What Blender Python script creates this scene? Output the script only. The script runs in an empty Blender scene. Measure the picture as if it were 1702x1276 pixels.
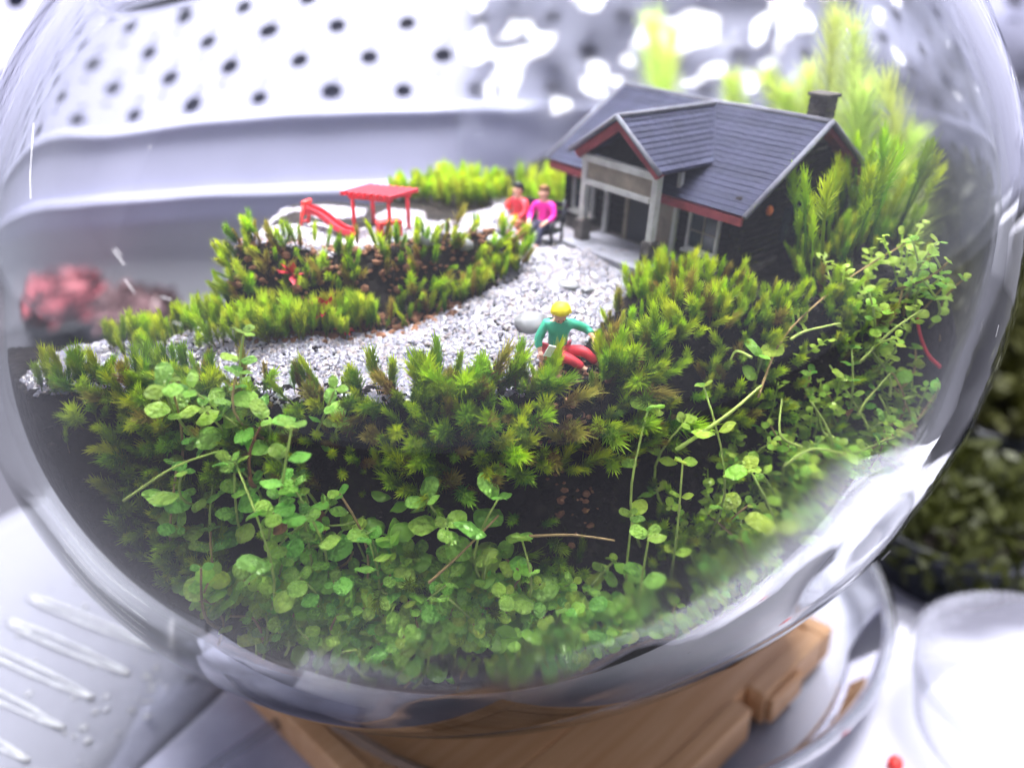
import bpy, bmesh, math, random
import numpy as np
from mathutils import Vector, Matrix, Euler

# 1 Blender unit = 1 cm
sc = bpy.context.scene
sc.unit_settings.system = 'METRIC'
sc.unit_settings.scale_length = 0.01
C = sc.collection
rnd = random.Random(7)

# ------------------------------------------------------------------ camera
CAMZ = 5.9
PITCH = math.radians(23.4)
cam_d = bpy.data.cameras.new('camera')
cam = bpy.data.objects.new('camera', cam_d)
C.objects.link(cam)
cam.location = (0, 0, CAMZ)
cam.rotation_euler = (math.pi / 2 - PITCH, 0, 0)
cam_d.sensor_width = 36
cam_d.lens = 29.95
cam_d.clip_start = 0.1
cam_d.clip_end = 2000
cam_d.dof.use_dof = True
cam_d.dof.focus_distance = 14.3
cam_d.dof.aperture_fstop = 0.092
sc.camera = cam

# ------------------------------------------------------------------ world + lamps
w = bpy.data.worlds.new('World')
sc.world = w
w.use_nodes = True
w.node_tree.nodes['Background'].inputs[0].default_value = (0.78, 0.80, 1.0, 1)
w.node_tree.nodes['Background'].inputs[1].default_value = 0.5

def area(name, loc, target, sx, sy, power, col):
    d = bpy.data.lights.new(name, 'AREA')
    d.shape = 'RECTANGLE'; d.size = sx; d.size_y = sy
    d.energy = power; d.color = col
    o = bpy.data.objects.new(name, d); C.objects.link(o)
    o.location = loc
    o.rotation_euler = (Vector(target) - Vector(loc)).to_track_quat('-Z', 'Y').to_euler()
    return o
area('roof_light', (-5, 29, 128), (-5, 29.01, 0), 108, 54, 1.05e6, (0.98, 0.97, 1.0))

sc.view_settings.view_transform = 'Standard'
sc.view_settings.look = 'None'
sc.view_settings.exposure = 0.42
sc.view_settings.gamma = 1.0
sc.view_settings.use_curve_mapping = False
cy = sc.cycles
cy.use_denoising = True
cy.max_bounces = 14
cy.transmission_bounces = 12
cy.transparent_max_bounces = 16
cy.diffuse_bounces = 3
cy.glossy_bounces = 4
cy.caustics_refractive = True
cy.caustics_reflective = False
cy.blur_glossy = 0.5
cy.sample_clamp_indirect = 80

# ------------------------------------------------------------------ material helpers
def mat(name):
    m = bpy.data.materials.new(name); m.use_nodes = True
    return m, m.node_tree.nodes, m.node_tree.links, m.node_tree.nodes['Principled BSDF']

def simple(name, col, rough=0.6, var=0.25, scale=3.0, bump=0.0, spec=0.3, metallic=0.0, rand=0.0, bscale=None):
    """procedural material: base colour broken up by noise, optional bump and per-object variation"""
    m, N, L, b = mat(name)
    tc = N.new('ShaderNodeTexCoord')
    no = N.new('ShaderNodeTexNoise'); no.inputs['Scale'].default_value = scale; no.inputs['Detail'].default_value = 5
    L.new(tc.outputs['Object'], no.inputs['Vector'])
    r = N.new('ShaderNodeValToRGB')
    c0 = tuple(max(0, c * (1 - var)) for c in col); c1 = tuple(min(1, c * (1 + var)) for c in col)
    r.color_ramp.elements[0].position = 0.3; r.color_ramp.elements[1].position = 0.7
    r.color_ramp.elements[0].color = (*c0, 1); r.color_ramp.elements[1].color = (*c1, 1)
    L.new(no.outputs['Fac'], r.inputs['Fac'])
    out = r.outputs['Color']
    if rand:
        oi = N.new('ShaderNodeObjectInfo')
        mr = N.new('ShaderNodeMapRange'); mr.inputs['To Min'].default_value = 1 - rand; mr.inputs['To Max'].default_value = 1 + rand
        L.new(oi.outputs['Random'], mr.inputs['Value'])
        hs = N.new('ShaderNodeHueSaturation')
        L.new(mr.outputs['Result'], hs.inputs['Value']); L.new(out, hs.inputs['Color'])
        out = hs.outputs['Color']
    L.new(out, b.inputs['Base Color'])
    b.inputs['Roughness'].default_value = rough
    b.inputs['Specular IOR Level'].default_value = spec
    b.inputs['Metallic'].default_value = metallic
    if bump:
        n2 = N.new('ShaderNodeTexNoise'); n2.inputs['Scale'].default_value = bscale or scale * 3; n2.inputs['Detail'].default_value = 6
        L.new(tc.outputs['Object'], n2.inputs['Vector'])
        bp = N.new('ShaderNodeBump'); bp.inputs['Strength'].default_value = bump; bp.inputs['Distance'].default_value = 0.1
        L.new(n2.outputs['Fac'], bp.inputs['Height']); L.new(bp.outputs['Normal'], b.inputs['Normal'])
    return m

def foliage(name, tip, mid, base, z0, z1, transl=0.35, rough=0.45, spec=0.25, hue=0.02, val=0.25, bump=0.0):
    """leaf material: colour runs along the object's own z (young tip to old base) with per-object variation"""
    m, N, L, b = mat(name)
    tc = N.new('ShaderNodeTexCoord')
    sx = N.new('ShaderNodeSeparateXYZ'); L.new(tc.outputs['Object'], sx.inputs[0])
    mr = N.new('ShaderNodeMapRange'); mr.inputs['From Min'].default_value = z0; mr.inputs['From Max'].default_value = z1
    L.new(sx.outputs['Z'], mr.inputs['Value'])
    no = N.new('ShaderNodeTexNoise'); no.inputs['Scale'].default_value = 4; L.new(tc.outputs['Object'], no.inputs['Vector'])
    ad = N.new('ShaderNodeMath'); ad.operation = 'MULTIPLY_ADD'; ad.inputs[1].default_value = 0.2; 
    L.new(no.outputs['Fac'], ad.inputs[0])
    sb = N.new('ShaderNodeMath'); sb.operation = 'SUBTRACT'; sb.inputs[1].default_value = 0.25
    L.new(mr.outputs['Result'], sb.inputs[0]); L.new(sb.outputs[0], ad.inputs[2])
    r = N.new('ShaderNodeValToRGB')
    r.color_ramp.elements[0].color = (*base, 1); r.color_ramp.elements[1].color = (*tip, 1)
    e = r.color_ramp.elements.new(0.45); e.color = (*mid, 1)
    L.new(ad.outputs[0], r.inputs['Fac'])
    oi = N.new('ShaderNodeObjectInfo')
    hs = N.new('ShaderNodeHueSaturation')
    h = N.new('ShaderNodeMapRange'); h.inputs['To Min'].default_value = 0.5 - hue; h.inputs['To Max'].default_value = 0.5 + hue
    v = N.new('ShaderNodeMapRange'); v.inputs['To Min'].default_value = 1 - val; v.inputs['To Max'].default_value = 1 + val
    wn = N.new('ShaderNodeTexWhiteNoise'); wn.noise_dimensions = '1D'; L.new(oi.outputs['Random'], wn.inputs['W'])
    L.new(oi.outputs['Random'], h.inputs['Value']); L.new(wn.outputs['Value'], v.inputs['Value'])
    L.new(h.outputs['Result'], hs.inputs['Hue']); L.new(v.outputs['Result'], hs.inputs['Value']); L.new(r.outputs['Color'], hs.inputs['Color'])
    L.new(hs.outputs['Color'], b.inputs['Base Color'])
    b.inputs['Roughness'].default_value = rough; b.inputs['Specular IOR Level'].default_value = spec
    if bump:
        vo = N.new('ShaderNodeTexVoronoi'); vo.inputs['Scale'].default_value = 5.5
        L.new(tc.outputs['Object'], vo.inputs['Vector'])
        bp = N.new('ShaderNodeBump'); bp.inputs['Strength'].default_value = bump; bp.inputs['Distance'].default_value = 0.09; bp.invert = True
        L.new(vo.outputs['Distance'], bp.inputs['Height']); L.new(bp.outputs['Normal'], b.inputs['Normal'])
    t = N.new('ShaderNodeBsdfTranslucent')
    br = N.new('ShaderNodeHueSaturation'); br.inputs['Value'].default_value = 1.25; br.inputs['Saturation'].default_value = 1.05
    L.new(hs.outputs['Color'], br.inputs['Color']); L.new(br.outputs['Color'], t.inputs['Color'])
    mx = N.new('ShaderNodeMixShader'); mx.inputs[0].default_value = transl
    L.new(b.outputs[0], mx.inputs[1]); L.new(t.outputs[0], mx.inputs[2])
    L.new(mx.outputs[0], N['Material Output'].inputs['Surface'])
    return m

M = {}
# glass
m, N, L, b = mat('bowl_glass'); N.remove(b)
g = N.new('ShaderNodeBsdfGlass'); g.inputs['IOR'].default_value = 1.46; g.inputs['Roughness'].default_value = 0.0
g.inputs['Color'].default_value = (0.985, 0.99, 0.985, 1)
L.new(g.outputs[0], N['Material Output'].inputs['Surface']); M['glass'] = m

m, N, L, b = mat('wet_inner_glass'); N.remove(b)
g = N.new('ShaderNodeBsdfGlass'); g.inputs['IOR'].default_value = 1.46; g.inputs['Color'].default_value = (0.985, 0.99, 0.985, 1)
tc = N.new('ShaderNodeTexCoord'); no = N.new('ShaderNodeTexNoise'); no.inputs['Scale'].default_value = 0.55; no.inputs['Detail'].default_value = 6
L.new(tc.outputs['Object'], no.inputs['Vector'])
sx = N.new('ShaderNodeSeparateXYZ'); L.new(tc.outputs['Object'], sx.inputs[0])
mz = N.new('ShaderNodeMapRange'); mz.inputs['From Min'].default_value = -0.6; mz.inputs['From Max'].default_value = -2.6; mz.inputs['To Max'].default_value = 0.17
L.new(sx.outputs['Z'], mz.inputs['Value'])
rp = N.new('ShaderNodeMapRange'); rp.inputs['From Min'].default_value = 0.42; rp.inputs['From Max'].default_value = 0.62; L.new(no.outputs['Fac'], rp.inputs['Value'])
mu = N.new('ShaderNodeMath'); mu.operation = 'MULTIPLY'; L.new(mz.outputs[0], mu.inputs[0]); L.new(rp.outputs[0], mu.inputs[1])
L.new(mu.outputs[0], g.inputs['Roughness']); L.new(g.outputs[0], N['Material Output'].inputs['Surface']); M['wetglass'] = m

def clear_plastic(name, col, milk, rough, bump=0.0, bscale=1.0, ior=1.5):
    """thin clear or milky plastic: Fresnel gloss over see-through film with some milky body"""
    m, N, L, b = mat(name); N.remove(b)
    tr = N.new('ShaderNodeBsdfTransparent'); tr.inputs[0].default_value = (0.95, 0.96, 0.97, 1)
    df = N.new('ShaderNodeBsdfDiffuse'); df.inputs[0].default_value = (*col, 1)
    tl = N.new('ShaderNodeBsdfTranslucent'); tl.inputs[0].default_value = (*col, 1)
    md = N.new('ShaderNodeMixShader'); md.inputs[0].default_value = 0.5
    L.new(df.outputs[0], md.inputs[1]); L.new(tl.outputs[0], md.inputs[2])
    m1 = N.new('ShaderNodeMixShader'); m1.inputs[0].default_value = milk
    L.new(tr.outputs[0], m1.inputs[1]); L.new(md.outputs[0], m1.inputs[2])
    gl = N.new('ShaderNodeBsdfGlossy'); gl.inputs['Roughness'].default_value = rough
    fr = N.new('ShaderNodeFresnel'); fr.inputs['IOR'].default_value = ior
    if bump:
        tc = N.new('ShaderNodeTexCoord'); no = N.new('ShaderNodeTexNoise'); no.inputs['Scale'].default_value = bscale; no.inputs['Detail'].default_value = 4
        L.new(tc.outputs['Object'], no.inputs['Vector'])
        bp = N.new('ShaderNodeBump'); bp.inputs['Strength'].default_value = bump; bp.inputs['Distance'].default_value = 0.5
        L.new(no.outputs['Fac'], bp.inputs['Height'])
        L.new(bp.outputs[0], gl.inputs['Normal']); L.new(bp.outputs[0], fr.inputs['Normal'])
    m2 = N.new('ShaderNodeMixShader'); L.new(fr.outputs[0], m2.inputs[0]); L.new(m1.outputs[0], m2.inputs[1]); L.new(gl.outputs[0], m2.inputs[2])
    L.new(m2.outputs[0], N['Material Output'].inputs['Surface'])
    return m
M['film'] = clear_plastic('crinkled_film', (0.70, 0.70, 0.88), 0.14, 0.12, 0.6, 0.35)
M['clear'] = clear_plastic('clear_saucer_plastic', (0.60, 0.62, 0.68), 0.16, 0.05, 0.0, 0.5, 1.18)
M['lid'] = clear_plastic('ribbed_lid_plastic', (0.42, 0.43, 0.50), 0.6, 0.12, 0.25, 0.6, 1.25)
M['rib'] = clear_plastic('lid_rib_plastic', (0.88, 0.9, 0.95), 0.55, 0.12, 0.4, 3.0)
M['milky'] = clear_plastic('milky_pot_plastic', (0.50, 0.49, 0.57), 0.22, 0.15, 0.3, 6.0, 1.16)
M['drop'] = clear_plastic('water_drop', (0.9, 0.92, 0.95), 0.35, 0.02)

M['soil'] = simple('dark_soil', (0.012, 0.009, 0.008), 0.9, 0.6, 2.5, 0.9, 0.15, bscale=9)
m, N, L, b = mat('layered_soil')        # dark compost over a paler pumice drainage layer
tc = N.new('ShaderNodeTexCoord')
no = N.new('ShaderNodeTexNoise'); no.inputs['Scale'].default_value = 2.5; no.inputs['Detail'].default_value = 6
vo = N.new('ShaderNodeTexVoronoi'); vo.inputs['Scale'].default_value = 4.0
n3 = N.new('ShaderNodeTexNoise'); n3.inputs['Scale'].default_value = 0.6; n3.inputs['Detail'].default_value = 4
for q in (no, vo, n3): L.new(tc.outputs['Object'], q.inputs['Vector'])
r1 = N.new('ShaderNodeValToRGB'); r1.color_ramp.elements[0].color = (0.005, 0.004, 0.004, 1); r1.color_ramp.elements[1].color = (0.02, 0.014, 0.011, 1)
L.new(no.outputs['Fac'], r1.inputs[0])
r2_ = N.new('ShaderNodeValToRGB'); r2_.color_ramp.elements[0].color = (0.40, 0.37, 0.33, 1); r2_.color_ramp.elements[1].color = (0.12, 0.09, 0.07, 1); r2_.color_ramp.elements[1].position = 0.75
L.new(vo.outputs['Distance'], r2_.inputs[0])
sx = N.new('ShaderNodeSeparateXYZ'); L.new(tc.outputs['Object'], sx.inputs[0])
ma = N.new('ShaderNodeMath'); ma.operation = 'MULTIPLY_ADD'; ma.inputs[1].default_value = 2.6; L.new(n3.outputs['Fac'], ma.inputs[0]); L.new(sx.outputs['Z'], ma.inputs[2])
mr = N.new('ShaderNodeMapRange'); mr.inputs['From Min'].default_value = -3.0; mr.inputs['From Max'].default_value = -3.7; L.new(ma.outputs[0], mr.inputs['Value'])
mx = N.new('ShaderNodeMix'); mx.data_type = 'RGBA'; L.new(mr.outputs[0], mx.inputs['Factor']); L.new(r1.outputs[0], mx.inputs['A']); L.new(r2_.outputs[0], mx.inputs['B'])
L.new(mx.outputs['Result'], b.inputs['Base Color']); b.inputs['Roughness'].default_value = 0.85; b.inputs['Specular IOR Level'].default_value = 0.2
bp = N.new('ShaderNodeBump'); bp.inputs['Strength'].default_value = 0.9; bp.inputs['Distance'].default_value = 0.1
L.new(vo.outputs['Distance'], bp.inputs['Height']); bp.invert = True; L.new(bp.outputs[0], b.inputs['Normal'])
M['layers'] = m
M['crumb'] = simple('brown_soil_crumb', (0.20, 0.095, 0.055), 0.85, 0.45, 1.2, 0.5, 0.15, bscale=14)
M['table'] = simple('dark_table_top', (0.045, 0.045, 0.055), 0.5, 0.12, 0.05, 0.0, 0.3)
M['tray'] = simple('tray_plastic_dimmed', (0.22, 0.22, 0.31), 0.5, 0.05, 0.1, 0.0, 0.4)  # panel facing the top light, its colour toned down to offset it
M['whitefilm'] = simple('white_sheet_plastic', (0.55, 0.55, 0.64), 0.45, 0.06, 0.2, 0.0, 0.4)
M['wallpaint'] = simple('lavender_wall_paint', (0.45, 0.45, 0.58), 0.7, 0.05, 0.1)
M['tray2'] = simple('tray_plastic_lightened', (0.52, 0.52, 0.70), 0.35, 0.07, 0.12, 0.0, 0.4)  # same tray; upright faces lightened in colour where top light leaves them dark
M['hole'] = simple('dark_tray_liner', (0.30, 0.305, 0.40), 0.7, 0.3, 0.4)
M['shelf'] = simple('grey_shelf_board', (0.50, 0.50, 0.56), 0.7, 0.1, 0.12)
M['red'] = simple('red_painted_plastic', (0.62, 0.03, 0.045), 0.4, 0.15, 2, 0.0, 0.4)
M['redbright'] = simple('bright_red_plastic', (0.78, 0.05, 0.04), 0.4, 0.15, 2, 0.0, 0.4)
M['darkred'] = simple('dark_red_paint', (0.24, 0.045, 0.06), 0.55, 0.3, 3, 0.1)
M['shingle'] = simple('slate_blue_shingle', (0.04, 0.042, 0.074), 0.75, 0.22, 2.2, 0.35, 0.12, rand=0.16, bscale=8)
M['barge'] = simple('pale_grey_barge_paint', (0.15, 0.15, 0.185), 0.6, 0.2, 3, 0.2)
M['log'] = simple('dark_weathered_log', (0.02, 0.017, 0.016), 0.8, 0.5, 2.5, 0.6, 0.2, rand=0.3, bscale=9)
M['whitewood'] = simple('worn_white_paint', (0.42, 0.42, 0.42), 0.6, 0.2, 3.5, 0.2, 0.3)
M['beige'] = simple('beige_panel', (0.20, 0.17, 0.14), 0.7, 0.25, 4, 0.2)
M['stone'] = simple('porch_stone', (0.10, 0.09, 0.085), 0.85, 0.5, 3, 0.7, 0.2, rand=0.3)
M['slab'] = simple('grey_porch_slab', (0.23, 0.23, 0.27), 0.75, 0.2, 3, 0.3)
M['pane'] = simple('dark_window_pane', (0.03, 0.04, 0.05), 0.08, 0.3, 2, 0, 0.6)
M['dark'] = simple('black_metal', (0.012, 0.014, 0.02), 0.4, 0.3, 3, 0, 0.4)
M['orange'] = simple('orange_paint', (0.75, 0.20, 0.06), 0.5, 0.1, 2)
M['wood'] = None
m, N, L, b = mat('stand_wood')
tc = N.new('ShaderNodeTexCoord'); mp = N.new('ShaderNodeMapping'); mp.inputs['Scale'].default_value = (0.12, 2.2, 2.2)
L.new(tc.outputs['Object'], mp.inputs[0])
no = N.new('ShaderNodeTexNoise'); no.inputs['Scale'].default_value = 1.6; no.inputs['Detail'].default_value = 8; no.inputs['Distortion'].default_value = 0.8
L.new(mp.outputs[0], no.inputs['Vector'])
r = N.new('ShaderNodeValToRGB'); r.color_ramp.elements[0].position = 0.3; r.color_ramp.elements[1].position = 0.72
r.color_ramp.elements[0].color = (0.64, 0.34, 0.155, 1); r.color_ramp.elements[1].color = (0.78, 0.48, 0.26, 1)
L.new(no.outputs['Fac'], r.inputs[0]); L.new(r.outputs[0], b.inputs['Base Color'])
b.inputs['Roughness'].default_value = 0.5
M['wood'] = m

M['moss'] = foliage('moss_green', (0.52, 0.66, 0.03), (0.17, 0.31, 0.012), (0.03, 0.026, 0.01), 0.0, 1.0, 0.35, 0.5, 0.2, 0.025, 0.3)  # moss bases: own brown, darkened further to stand for shade between shoots
M['mossdark'] = foliage('moss_deep_green', (0.28, 0.42, 0.025), (0.07, 0.17, 0.012), (0.02, 0.02, 0.008), 0.0, 1.0, 0.3, 0.5, 0.2, 0.02, 0.35)
M['mossback'] = foliage('moss_mid_green', (0.52, 0.62, 0.05), (0.22, 0.34, 0.025), (0.10, 0.05, 0.025), 0.0, 1.0, 0.35, 0.5, 0.2, 0.025, 0.3)
M['mossbrown'] = foliage('moss_old_brown', (0.34, 0.30, 0.05), (0.17, 0.10, 0.03), (0.06, 0.03, 0.015), 0.0, 1.0, 0.3, 0.6, 0.15, 0.02, 0.35)
M['frond'] = foliage('frond_green', (0.70, 0.76, 0.26), (0.56, 0.66, 0.18), (0.36, 0.50, 0.12), 0.0, 4.0, 0.45, 0.5, 0.2, 0.02, 0.2)
M['frondstem'] = simple('frond_stem', (0.05, 0.06, 0.02), 0.6, 0.3, 2)
M['leaf'] = foliage('creeper_leaf', (0.52, 0.80, 0.16), (0.40, 0.70, 0.11), (0.28, 0.55, 0.08), -1.0, 1.0, 0.38, 0.28, 0.55, 0.03, 0.32, 0.9)
M['leafy'] = foliage('young_creeper_leaf', (0.56, 0.80, 0.12), (0.46, 0.70, 0.09), (0.36, 0.58, 0.07), -1.0, 1.0, 0.42, 0.3, 0.5, 0.03, 0.25, 0.7)
M['stem'] = simple('creeper_stem', (0.36, 0.46, 0.10), 0.5, 0.25, 2, 0, 0.3, rand=0.2)
M['stemred'] = simple('reddish_creeper_stem', (0.36, 0.24, 0.10), 0.5, 0.3, 2, 0, 0.3, rand=0.2)
M['dry'] = simple('dry_brown_leaf', (0.22, 0.10, 0.04), 0.7, 0.45, 4, 0.3)
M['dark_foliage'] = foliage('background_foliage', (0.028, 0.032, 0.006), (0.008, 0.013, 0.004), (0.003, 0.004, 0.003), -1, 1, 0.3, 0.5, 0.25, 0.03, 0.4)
M['redleaf'] = simple('red_leaf', (0.20, 0.11, 0.12), 0.5, 0.3, 1, 0, 0.3, rand=0.3)
M['skin'] = simple('figure_skin', (0.72, 0.40, 0.29), 0.5, 0.05, 4)
M['green_shirt'] = simple('green_shirt_paint', (0.05, 0.38, 0.24), 0.5, 0.12, 5)
M['yellow'] = simple('yellow_paint', (0.90, 0.72, 0.02), 0.45, 0.06, 5)
M['redcloth'] = simple('red_cloth_paint', (0.60, 0.04, 0.06), 0.5, 0.15, 5)
M['pink'] = simple('hot_pink_paint', (0.88, 0.02, 0.38), 0.5, 0.08, 5)
M['peach'] = simple('peach_cloth_paint', (0.85, 0.38, 0.24), 0.5, 0.1, 5)
M['paleshirt'] = simple('pale_shirt_paint', (0.62, 0.55, 0.58), 0.5, 0.08, 5)
M['navy'] = simple('navy_cloth_paint', (0.03, 0.03, 0.07), 0.5, 0.2, 5)
M['black'] = simple('black_hair_paint', (0.012, 0.012, 0.015), 0.5, 0.2, 5)
M['paper'] = simple('white_paper_paint', (0.8, 0.78, 0.8), 0.6, 0.05, 5)
# gravel: grain colour from a per-grain attribute
m, N, L, b = mat('quartz_gravel')
at = N.new('ShaderNodeAttribute'); at.attribute_name = 'grain'
r = N.new('ShaderNodeValToRGB')
r.color_ramp.elements[0].color = (0.20, 0.20, 0.24, 1); r.color_ramp.elements[1].color = (0.36, 0.35, 0.42, 1)
for p_, c_ in ((0.12, (0.24, 0.235, 0.285)), (0.55, (0.27, 0.262, 0.32)), (0.92, (0.31, 0.255, 0.24))):
    e = r.color_ramp.elements.new(p_); e.color = (*c_, 1)
L.new(at.outputs['Fac'], r.inputs[0]); L.new(r.outputs[0], b.inputs['Base Color'])
b.inputs['Roughness'].default_value = 0.22; b.inputs['Specular IOR Level'].default_value = 0.6
b.inputs['Subsurface Weight'].default_value = 0.0
M['gravel'] = m
M['pebble'] = simple('grey_pebble', (0.26, 0.26, 0.28), 0.5, 0.25, 1.5, 0.2, 0.4, rand=0.25)

# ------------------------------------------------------------------ mesh helpers
def link(o):
    C.objects.link(o); return o

def mesh_obj(name, verts, faces, material, parent=None, smooth=False, loc=None):
    me = bpy.data.meshes.new(name)
    me.from_pydata([tuple(v) for v in verts], [], faces)
    if smooth: me.polygons.foreach_set('use_smooth', [True] * len(me.polygons))
    if material: me.materials.append(material)
    o = link(bpy.data.objects.new(name, me))
    if parent: o.parent = parent
    if loc is not None: o.location = loc
    return o

def inst(name, me, parent=None, matrix=None):
    o = link(bpy.data.objects.new(name, me))
    if parent: o.parent = parent
    if matrix is not None: o.matrix_local = matrix
    return o

def empty(name, loc=(0, 0, 0), rot=(0, 0, 0)):
    o = link(bpy.data.objects.new(name, None)); o.location = loc; o.rotation_euler = rot
    o.empty_display_size = 0.2
    return o

def tag(o, label=None, cat=None, group=None, kind=None):
    if label: o['label'] = label
    if cat: o['category'] = cat
    if group: o['group'] = group
    if kind: o['kind'] = kind
    return o

class MB:
    """collects shapes, builds one mesh object"""
    def __init__(s): s.v = []; s.f = []
    def add(s, v, f):
        n = len(s.v); s.v += [tuple(p) for p in v]; s.f += [tuple(i + n for i in q) for q in f]; return s
    def box(s, a, b_, mtx=None):
        (x0, y0, z0), (x1, y1, z1) = a, b_
        v = [(x0, y0, z0), (x1, y0, z0), (x1, y1, z0), (x0, y1, z0), (x0, y0, z1), (x1, y0, z1), (x1, y1, z1), (x0, y1, z1)]
        if mtx: v = [mtx @ Vector(p) for p in v]
        return s.add(v, [(3, 2, 1, 0), (4, 5, 6, 7), (0, 1, 5, 4), (1, 2, 6, 5), (2, 3, 7, 6), (3, 0, 4, 7)])
    def tube(s, pts, rad, n=6, cap=True):
        pts = [Vector(p) for p in pts]
        if not isinstance(rad, (list, tuple)): rad = [rad] * len(pts)
        rings = []; up = Vector((0.31, 0.57, 0.76)); vs = []
        for i, p in enumerate(pts):
            t = (pts[min(i + 1, len(pts) - 1)] - pts[max(i - 1, 0)])
            if t.length < 1e-9: t = Vector((0, 0, 1))
            t.normalize()
            a = t.cross(up)
            if a.length < 1e-4: a = t.cross(Vector((1, 0, 0)))
            a.normalize(); b_ = t.cross(a)
            for k in range(n):
                an = 2 * math.pi * k / n
                vs.append(p + (a * math.cos(an) + b_ * math.sin(an)) * rad[i])
        fs = []
        for i in range(len(pts) - 1):
            for k in range(n):
                fs.append((i * n + k, i * n + (k + 1) % n, (i + 1) * n + (k + 1) % n, (i + 1) * n + k))
        if cap:
            fs.append(tuple(range(n - 1, -1, -1))); fs.append(tuple((len(pts) - 1) * n + k for k in range(n)))
        return s.add(vs, fs)
    def lathe(s, prof, n=32, c=(0, 0)):
        vs = []; fs = []
        for (r_, z) in prof:
            for k in range(n):
                an = 2 * math.pi * k / n; vs.append((c[0] + r_ * math.cos(an), c[1] + r_ * math.sin(an), z))
        for i in range(len(prof) - 1):
            for k in range(n):
                fs.append((i * n + k, i * n + (k + 1) % n, (i + 1) * n + (k + 1) % n, (i + 1) * n + k))
        return s.add(vs, fs)
    def build(s, name, material, parent=None, smooth=False, loc=None, bevel=0.0):
        o = mesh_obj(name, s.v, s.f, material, parent, smooth, loc)
        if bevel:
            md = o.modifiers.new('bevel', 'BEVEL'); md.width = bevel; md.segments = 2; md.limit_method = 'ANGLE'
        return o

# value noise (numpy)
_rs = np.random.RandomState(5)
_tab = _rs.rand(64, 64, 64)
def vnoise(x, y, z=0.0):
    x, y, z = np.broadcast_arrays(np.asarray(x, float), np.asarray(y, float), np.asarray(z, float))
    xi, yi, zi = np.floor(x).astype(int), np.floor(y).astype(int), np.floor(z).astype(int)
    fx, fy, fz = x - xi, y - yi, z - zi
    fx, fy, fz = [q * q * (3 - 2 * q) for q in (fx, fy, fz)]
    def t(a, b_, c_): return _tab[(xi + a) % 64, (yi + b_) % 64, (zi + c_) % 64]
    def lx(b_, c_): return t(0, b_, c_) * (1 - fx) + t(1, b_, c_) * fx
    return ((lx(0, 0) * (1 - fy) + lx(1, 0) * fy) * (1 - fz) + (lx(0, 1) * (1 - fy) + lx(1, 1) * fy) * fz) - 0.5

def sstep(a, b_, x):
    t = np.clip((np.asarray(x, float) - a) / (b_ - a), 0, 1); return t * t * (3 - 2 * t)

# ------------------------------------------------------------------ bowl frame
BC = Vector((-0.54, 21.57, 0.08))
BAX = Vector((-0.383, -0.033, 0.924)).normalized()
BR, BK = 12.0, 0.882
BROT = Vector((0, 0, 1)).rotation_difference(BAX).to_matrix()
BROTI = np.array(BROT.transposed())
BCN = np.array(BC)
def inside(p, margin=0.0):
    """< 1 when the point lies inside the bowl's inner wall"""
    q = (np.asarray(p, float) - BCN) @ BROTI.T
    ri = BR - 0.62 - margin; rz = BR * BK - 0.8 - margin
    return (q[..., 0] ** 2 + q[..., 1] ** 2) / ri ** 2 + q[..., 2] ** 2 / rz ** 2

# ------------------------------------------------------------------ terrain of the little landscape
def y_edge(x):
    return np.interp(x, [-9, -6, -2, 0, 1.5, 3, 5, 8], [13.3, 13.3, 13.05, 13.25, 13.7, 14.3, 14.8, 15.5])
def y_terr(x):
    return np.interp(x, [-6, -5, -3.4, -1.7, -0.6, 0.2, 0.8], [15.5, 15.0, 14.9, 15.3, 16.1, 17.0, 18.5])
def H(x, y):
    x = np.asarray(x, float); y = np.asarray(y, float)
    n1 = vnoise(x * 0.9 + 3, y * 0.9) ; n2 = vnoise(x * 2.7, y * 2.7 + 9)
    z = 1.25 * np.clip((y - 13.8) / 3.8, 0, 1)
    z = z * (1 - sstep(-3.8, -5.6, x)) + 0.02
    z = z - 6.5 * sstep(15.5, 18.0, y) * sstep(-5.2, -6.6, x) 
    # raised terrace on the left
    yt = y_terr(x)
    T = -7 * (1 - sstep(-6.0, -5.3, x)) * sstep(17.0, 19.0, y) + 1.85 * sstep(yt, yt + 1.0, y) * sstep(-6.0, -5.1, x) * sstep(0.9, -0.3, x) + 0.12 * n1
    z = np.where(sstep(-6.0, -5.1, x) * sstep(0.9, -0.3, x) > 0.01, np.maximum(z, T), z)
    # back mound behind the terrace
    z = z + 0.05 * np.exp(-((x + 1.4) / 1.9) ** 2 - ((y - 20.6) / 1.2) ** 2)
    z = z - 1.6 * sstep(22.0, 25.0, y) * sstep(1.5, -1.0, x)
    z = z - 6.0 * sstep(20.0, 23.0, y) * sstep(-1.6, -3.6, x)
    # low moss mound left
    z = z + 0.45 * np.exp(-((x + 5.6) / 1.0) ** 2 - ((y - 15.1) / 0.6) ** 2)
    # right bank
    z = z + 0.55 * sstep(1.5, 3.2, x) * sstep(17.2, 15.2, y)
    z = z + 0.55 * sstep(5.2, 7.2, x) * sstep(13.5, 17.0, y) - 2.2 * sstep(7.6, 9.6, x)
    # front slope down to the glass
    ye = y_edge(x)
    d = np.clip(ye - y, 0, 9)
    drop = 2.15 * sstep(0, 0.75, d) + 2.1 * np.clip(d - 0.35, 0, 9)
    z = z - drop * (1 - 0.35 * sstep(3.5, 6, x))
    return z + 0.10 * n1 + 0.07 * n2 * (1 + 1.5 * sstep(0, 0.3, d))

def hn(x, y, e=0.12):
    dx = float(H(x + e, y) - H(x - e, y)) / (2 * e); dy = float(H(x, y + e) - H(x, y - e)) / (2 * e)
    return Vector((-dx, -dy, 1)).normalized()

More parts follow.
